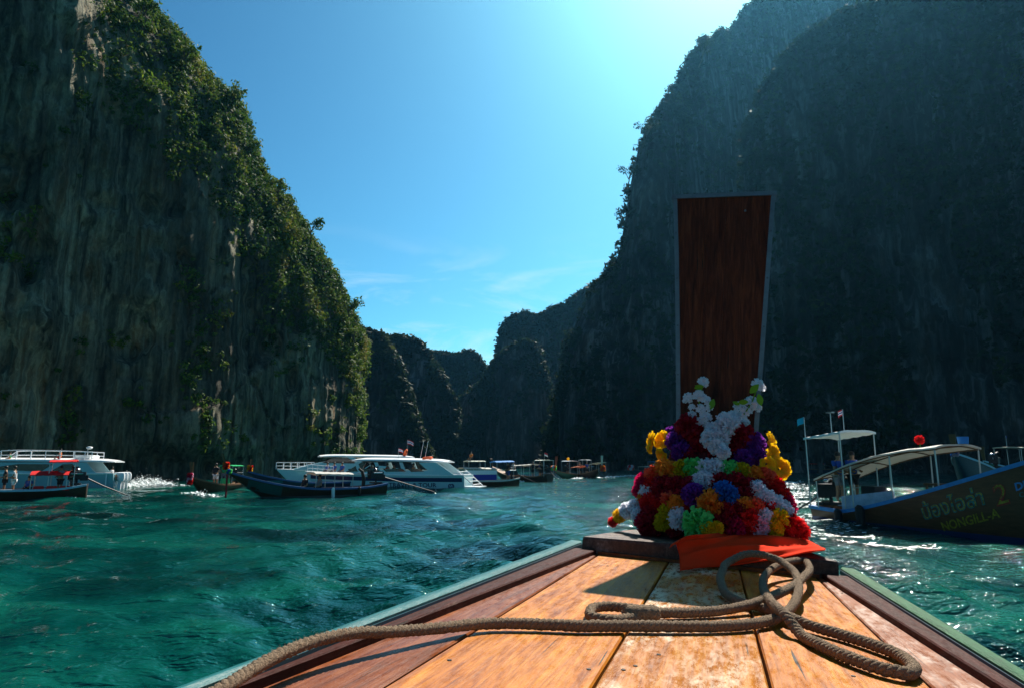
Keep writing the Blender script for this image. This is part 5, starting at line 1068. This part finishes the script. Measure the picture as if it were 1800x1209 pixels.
liferings(h, [(xs+2.95, 0.5, 2.31, 0.1, 'orange life ring lying aft on the roof of the lettered speedboat, by two antennas')])
flag_part(r, (xs+5.3, 0.2, 2.25), 0.0+0.75, [M_FLAGR, M_FLAGW, M_FLAGB, M_FLAGW, M_FLAGR], 0.35)
for k, (x, c, lb) in enumerate([(3.9, 'orange', 'person seated aft inside the lettered speedboat, wearing orange'), (5.4, 'black', 'person in black seated under the roof amidships on the lettered speedboat'), (5.9, 'red', 'person in red seated amidships, next to the one in black'), (7.1, 'grey', 'person in grey seated forward under the long white roof'), ]): person(M, (xs+x, 0.75, 1.06), 0, 1, c, 'grey', lb)
for k, (x, y, lb) in enumerate([(9.6, 0.35, 'person in blue on the foredeck nearest the windscreen of the lettered speedboat'), (10.3, 0.2, 'person in blue on the foredeck, middle of the three'), (10.9, 0.1, 'person in blue nearest the bow tip of the lettered speedboat')]): person(M, (xs+x, y, 1.22), 1.2, 1, 'blue', 'grey', lb, scale=0.9)
# E: behind it
h = speedboat('second white speedboat with pulpit rail, partly hidden behind the lettered one', (488, 61), (735, 66), M_HULLW, sh=1.15, br=0.4)
r, M, Lh = h.root, h.M, h.L; xs = -Lh/2
for s_ in (1, -1):
    y = h.bw(0.4)*0.98
    side_poly(h, [(xs+0.8, 1.15), (xs+11.6, 1.35), (xs+10.2, 1.75), (xs+8.2, 2.15), (xs+3.0, 1.6)], M_HULLW, 'cabin_side', s_, y)
    side_poly(h, [(xs+6.0, 1.9), (xs+9.1, 1.95), (xs+8.2, 2.38), (xs+6.8, 2.4)], M_GLASS, 'window', s_, y+0.02, 0.03)
    side_poly(h, [(xs+4.6, 1.6), (xs+5.6, 1.8), (xs+7.0, 2.45), (xs+6.4, 2.45)], M_HULLW, 'stern_arch', s_, y+0.04, 0.05)
roof(h, xs+0.6, xs+9.2, 2.42, 2.5, 2.6); rail(h, [(Lh/2+0.1-q*0.62, 0.12+0.19*q, 1.98) for q in range(6)], lambda p: h.zs(h.u(p[0])), r=0.032); rail(h, [(Lh/2+0.1-q*0.62, -0.12-0.19*q, 1.98) for q in range(6)], lambda p: h.zs(h.u(p[0])), r=0.032)
flag_part(r, (xs+1.1, 0, 2.6), 1.5, [M_FLAGR, M_FLAGW, M_FLAGB, M_FLAGW, M_FLAGR], 0.6, dirx=-1)
liferings(h, [(xs+1.4, 0.5, 2.85, 1.2, 'orange life ring leaning on the roof of the partly hidden speedboat, below its flag')], 0.33); outboard(h, 2)
# A: left
h = speedboat('big white speedboat with a railed roof terrace behind the longtail with red canopies', (-110, 52), (213, 54.5), M_HULLA, B=3.2, sh=1.18, br=0.3)
r, M, Lh = h.root, h.M, h.L; xs = -Lh/2
for s_ in (1, -1):
    y = h.bw(0.35)*0.97
    side_poly(h, [(xs+1.2, 1.2), (xs+12.5, 1.3), (xs+12.0, 1.75), (xs+8.9, 2.0), (xs+1.9, 2.0)], M_HULLA, 'cabin_side', s_, y)
    side_poly(h, [(xs+2.1, 1.3), (xs+4.3, 1.32), (xs+3.5, 1.86), (xs+2.9, 1.9)], M_GLASS, 'window', s_, y+0.03, 0.03)
    side_poly(h, [(xs+4.9, 1.34), (xs+8.0, 1.45), (xs+8.2, 1.62), (xs+6.5, 1.88), (xs+4.2, 1.86)], M_GLASS, 'window', s_, y+0.03, 0.03)
    side_poly(h, [(xs+8.9, 1.72), (xs+10.2, 1.55), (xs+10.6, 1.7), (xs+9.0, 1.9)], M_GLASS, 'window', s_, y+0.03, 0.03)
    band(h, xs+0.6, Lh/2-0.5, 0.0, 0.10, s_, M_ROOF, 'trim_line')
    side_poly(h, [(xs+0.42, 0.1), (xs+0.5, 0.1), (xs+0.5, 1.15), (xs+0.42, 1.15)], M_ROOF, 'stern_trim', s_, h.bw(0.03)+0.01, 0.03)
roof(h, xs+0.1, xs+10.4, 2.02, 2.1, 3.0, th=0.16)
Lr = [(xs+8.6, 2.35), (xs+7.9, 2.85), (xs+6.9, 2.9), (xs+5.9, 2.9), (xs+4.9, 2.88), (xs+3.9, 2.86), (xs+2.9, 2.82), (xs+2.2, 2.78), (xs+1.7, 2.76)]
for s_ in (1, -1): rail(h, [(x, s_*1.2, z) for x, z in Lr], lambda p: 2.2, r=0.035)
mb = MB(); mb.box((xs+2.5, 0, 2.4), (1.2, 2.0, 0.3)); mb.build('roof_bench', M_ROOF, r, bevel=0.06); mb = MB(); mb.tube([(xs+2.1, 1.0, 2.2), (xs+2.1, 1.0, 3.2)], 0.02, 6); mb.ball((xs+2.0, 1.0, 3.1), 0.18, 10, 6, (1.3, 1, 0.6)); mb.build('radar_dome', M_ROOF, r)
outboard(h, 3)
person(M, (xs+4.0, 0.9, 2.3), 0.3, 1, 'orange', 'red', 'person in an orange life vest sitting on the railed roof of the big speedboat', scale=0.8); person(M, (xs+7.4, 0.9, 2.22), 0.3, 1, 'green', 'orange', 'person in green at the forward end of the railed roof', scale=0.62)
person(M, (xs+0.25, 1.0, 0.95), 3.0, 1, 'white', 'black', 'person in white crouching at the stern of the big speedboat', scale=0.8)

# ------------------------------------------------------------------ trees standing out on the cliffs
M_BARK = mat('tree_bark', (0.10, 0.075, 0.05), 0.9, var=0.4, scale=8)
LEAF_Y = leaf_mat('foliage_bright', [(0.05, 0.10, 0.01), (0.10, 0.17, 0.015), (0.17, 0.22, 0.03)], 0.5)
def ridge_tree(px, py, d, s, label, leaf=None, lean=0.4, dens=26, seed=1):
    p = at(px, py, d); g = np.random.default_rng(seed+400); root = empty('cliff_tree', (p[0], p[1], p[2])); props(root, label, 'tree', 'trees standing out on the cliffs')
    mb = MB(); C = []
    base = np.array([-lean*s*0.7, 1.2*s, -1.1*s]); top = np.array([0, 0, 0.1*s]); mb.tube([base, base*0.5+np.array([0.1*s, 0, 0]), top], [0.07*s, 0.05*s, 0.03*s], 6)
    for k in range(7):
        t = g.random()*6.28; e = np.array([math.cos(t)*s*0.85, math.sin(t)*s*0.7, s*(0.1+0.6*g.random())]); mb.tube([base*0.35, e*0.6, e], [0.035*s, 0.022*s, 0.012*s], 5); C += [e, e*0.6]
    mb.build('trunk', M_BARK, root); C = np.array(C)
    o = mobj('crown', leaf_cloud('crown', C, 0.42*s*(0.7+0.5*g.random(len(C))), dens, 0.12+0.06*s, seed), leaf or LEAF_L, root)
for k, a in enumerate([(322, 92, 75, 1.7, 'small umbrella shaped tree leaning out from the upper skyline of the near cliff'), (248, 168, 70, 2.3, 'bright yellow green tree catching the sun on the shoulder of the near cliff', LEAF_Y), (408, 168, 82, 1.9, 'dark flat topped tree on the second notch of the near cliff skyline'), (437, 262, 85, 1.5, 'small dark tree clinging to the near cliff edge below the notch'),
    (250, 12, 70, 1.6, 'bushy tree on the very top of the near cliff'), (487, 330, 88, 1.6, 'rounded tree on the skyline where the near cliff starts to slope down'), (545, 400, 92, 1.6, 'tree with a ragged crown halfway down the sloping skyline'), (612, 540, 100, 1.9, 'thin twiggy tree overhanging the lower corner of the near cliff'), (236, 712, 71, 0.8, 'lone bright bush low on the bare near cliff wall', LEAF_Y), (622, 590, 102, 1.6, 'straggly tree at the outer tip of the near cliff above the gap'),
    (1108, 305, 172, 3.0, 'tree jutting from the shaded cliff skyline beside the open sky'), (1136, 232, 171, 3.2, 'dark tree at the first step of the shaded cliff skyline'), (1238, 88, 165, 2.8, 'tree crown breaking the top skyline of the shaded cliff'), (1098, 378, 174, 2.4, 'small tree where the shaded cliff edge drops straight down')]):
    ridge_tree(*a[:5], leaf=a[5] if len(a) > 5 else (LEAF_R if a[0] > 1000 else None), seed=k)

# ------------------------------------------------------------------ foam
M_FOAM = mat('foam', (0.86, 0.90, 0.90), 0.5, var=0.05)
def foam(poly_pts, n, size, seed, zt=0.0, mound=None):
    """flakes of foam strewn along a band (px, py, half-width m)"""
    g = np.random.default_rng(seed); P = []
    for px, py, w in poly_pts:
        v = ray(px, py); t = -2.0/v[2]; P.append((v[0]*t, v[1]*t, w))
    P = np.array(P); s = np.concatenate([[0], np.cumsum(np.hypot(np.diff(P[:, 0]), np.diff(P[:, 1])))]); u = g.random(n)*s[-1]
    x, y, w = (np.interp(u, s, P[:, k]) for k in range(3)); x = x+g.normal(size=n)*w*0.6; y = y+g.normal(size=n)*w*0.6
    nz = fbm(np.stack([x*1.3, y*1.3, 0*x+seed], 1), 3, seed); k = nz > -0.05; x, y, u = x[k], y[k], u[k]; n = len(x); z = water_height(x, y)+0.015
    if mound: z = z+mound*np.abs(g.normal(size=n))*0.45*np.interp(u/s[-1], [0, 0.25, 0.5, 0.75, 1], [0.15, 0.4, 1.0, 0.3, 0.05])
    C = np.stack([x, y, z], 1); K = 7; t = np.arange(K)/K*6.283; rr = size*(0.3+g.random((n, 1))**2)*(0.6+0.7*g.random((n, K)))
    tz = (g.random((n, 2))-0.5)*(0.25 if not mound else 1.4)
    dx, dy = rr*np.cos(t), rr*np.sin(t)*0.7; V = np.stack([C[:, None, 0]+dx, C[:, None, 1]+dy, C[:, None, 2]+dx*tz[:, :1]+dy*tz[:, 1:]+0*dx], -1).reshape(-1, 3)
    o = mobj('foam', np_mesh('foam', V, np.arange(n*K).reshape(-1, K), False), M_FOAM); props(o, kind='stuff')
foam([(222, 856, 0.7), (250, 852, 0.9), (275, 851, 0.9), (300, 853, 0.7), (332, 852, 0.4)], 9500, 0.065, 1, mound=0.85)
foam([(332, 866, 0.35), (362, 870, 0.4), (385, 872, 0.3)], 500, 0.08, 2, mound=0.3)
foam([(905, 846, 0.5), (960, 842, 0.5), (1010, 841, 0.6), (1060, 839, 0.6), (1110, 836, 0.5), (1150, 835, 0.5)], 2600, 0.16, 3, mound=0.12)
foam([(1395, 862, 0.7), (1415, 880, 0.8), (1430, 905, 0.8), (1450, 925, 0.8), (1490, 945, 0.8), (1560, 960, 0.7), (1620, 972, 0.4)], 6000, 0.075, 4)
foam([(1385, 845, 1.0), (1400, 870, 0.9), (1420, 892, 0.6)], 4200, 0.08, 5, mound=0.08)
foam([(120, 876, 0.25), (150, 872, 0.35), (178, 869, 0.3)], 300, 0.06, 6)
foam([(660, 870, 0.3), (690, 866, 0.4), (800, 862, 0.7), (850, 857, 0.4)], 420, 0.07, 7)

# ------------------------------------------------------------------ air
mx = max((max((o.matrix_basis @ Vector(c)).z for c in o.bound_box) for o in COL.objects if o.type == 'MESH' and o.parent is None), default=150)
mb = MB(); mb.box((0, 0, (mx+3-5)/2), (5300, 5300, mx+3+5)); hz = mb.build('haze', bpy.data.materials.new('air'), None, False); props(hz, kind='stuff')
hm = hz.data.materials[0]; hm.use_nodes = True; t = hm.node_tree; t.nodes.clear(); ho = N(t, 'ShaderNodeOutputMaterial'); pv = N(t, 'ShaderNodeVolumePrincipled')
pv.inputs['Color'].default_value = (0.16, 0.60, 1.0, 1); pv.inputs['Density'].default_value = HAZE_DENSITY; pv.inputs['Anisotropy'].default_value = 0.7; t.links.new(pv.outputs[0], ho.inputs['Volume'])
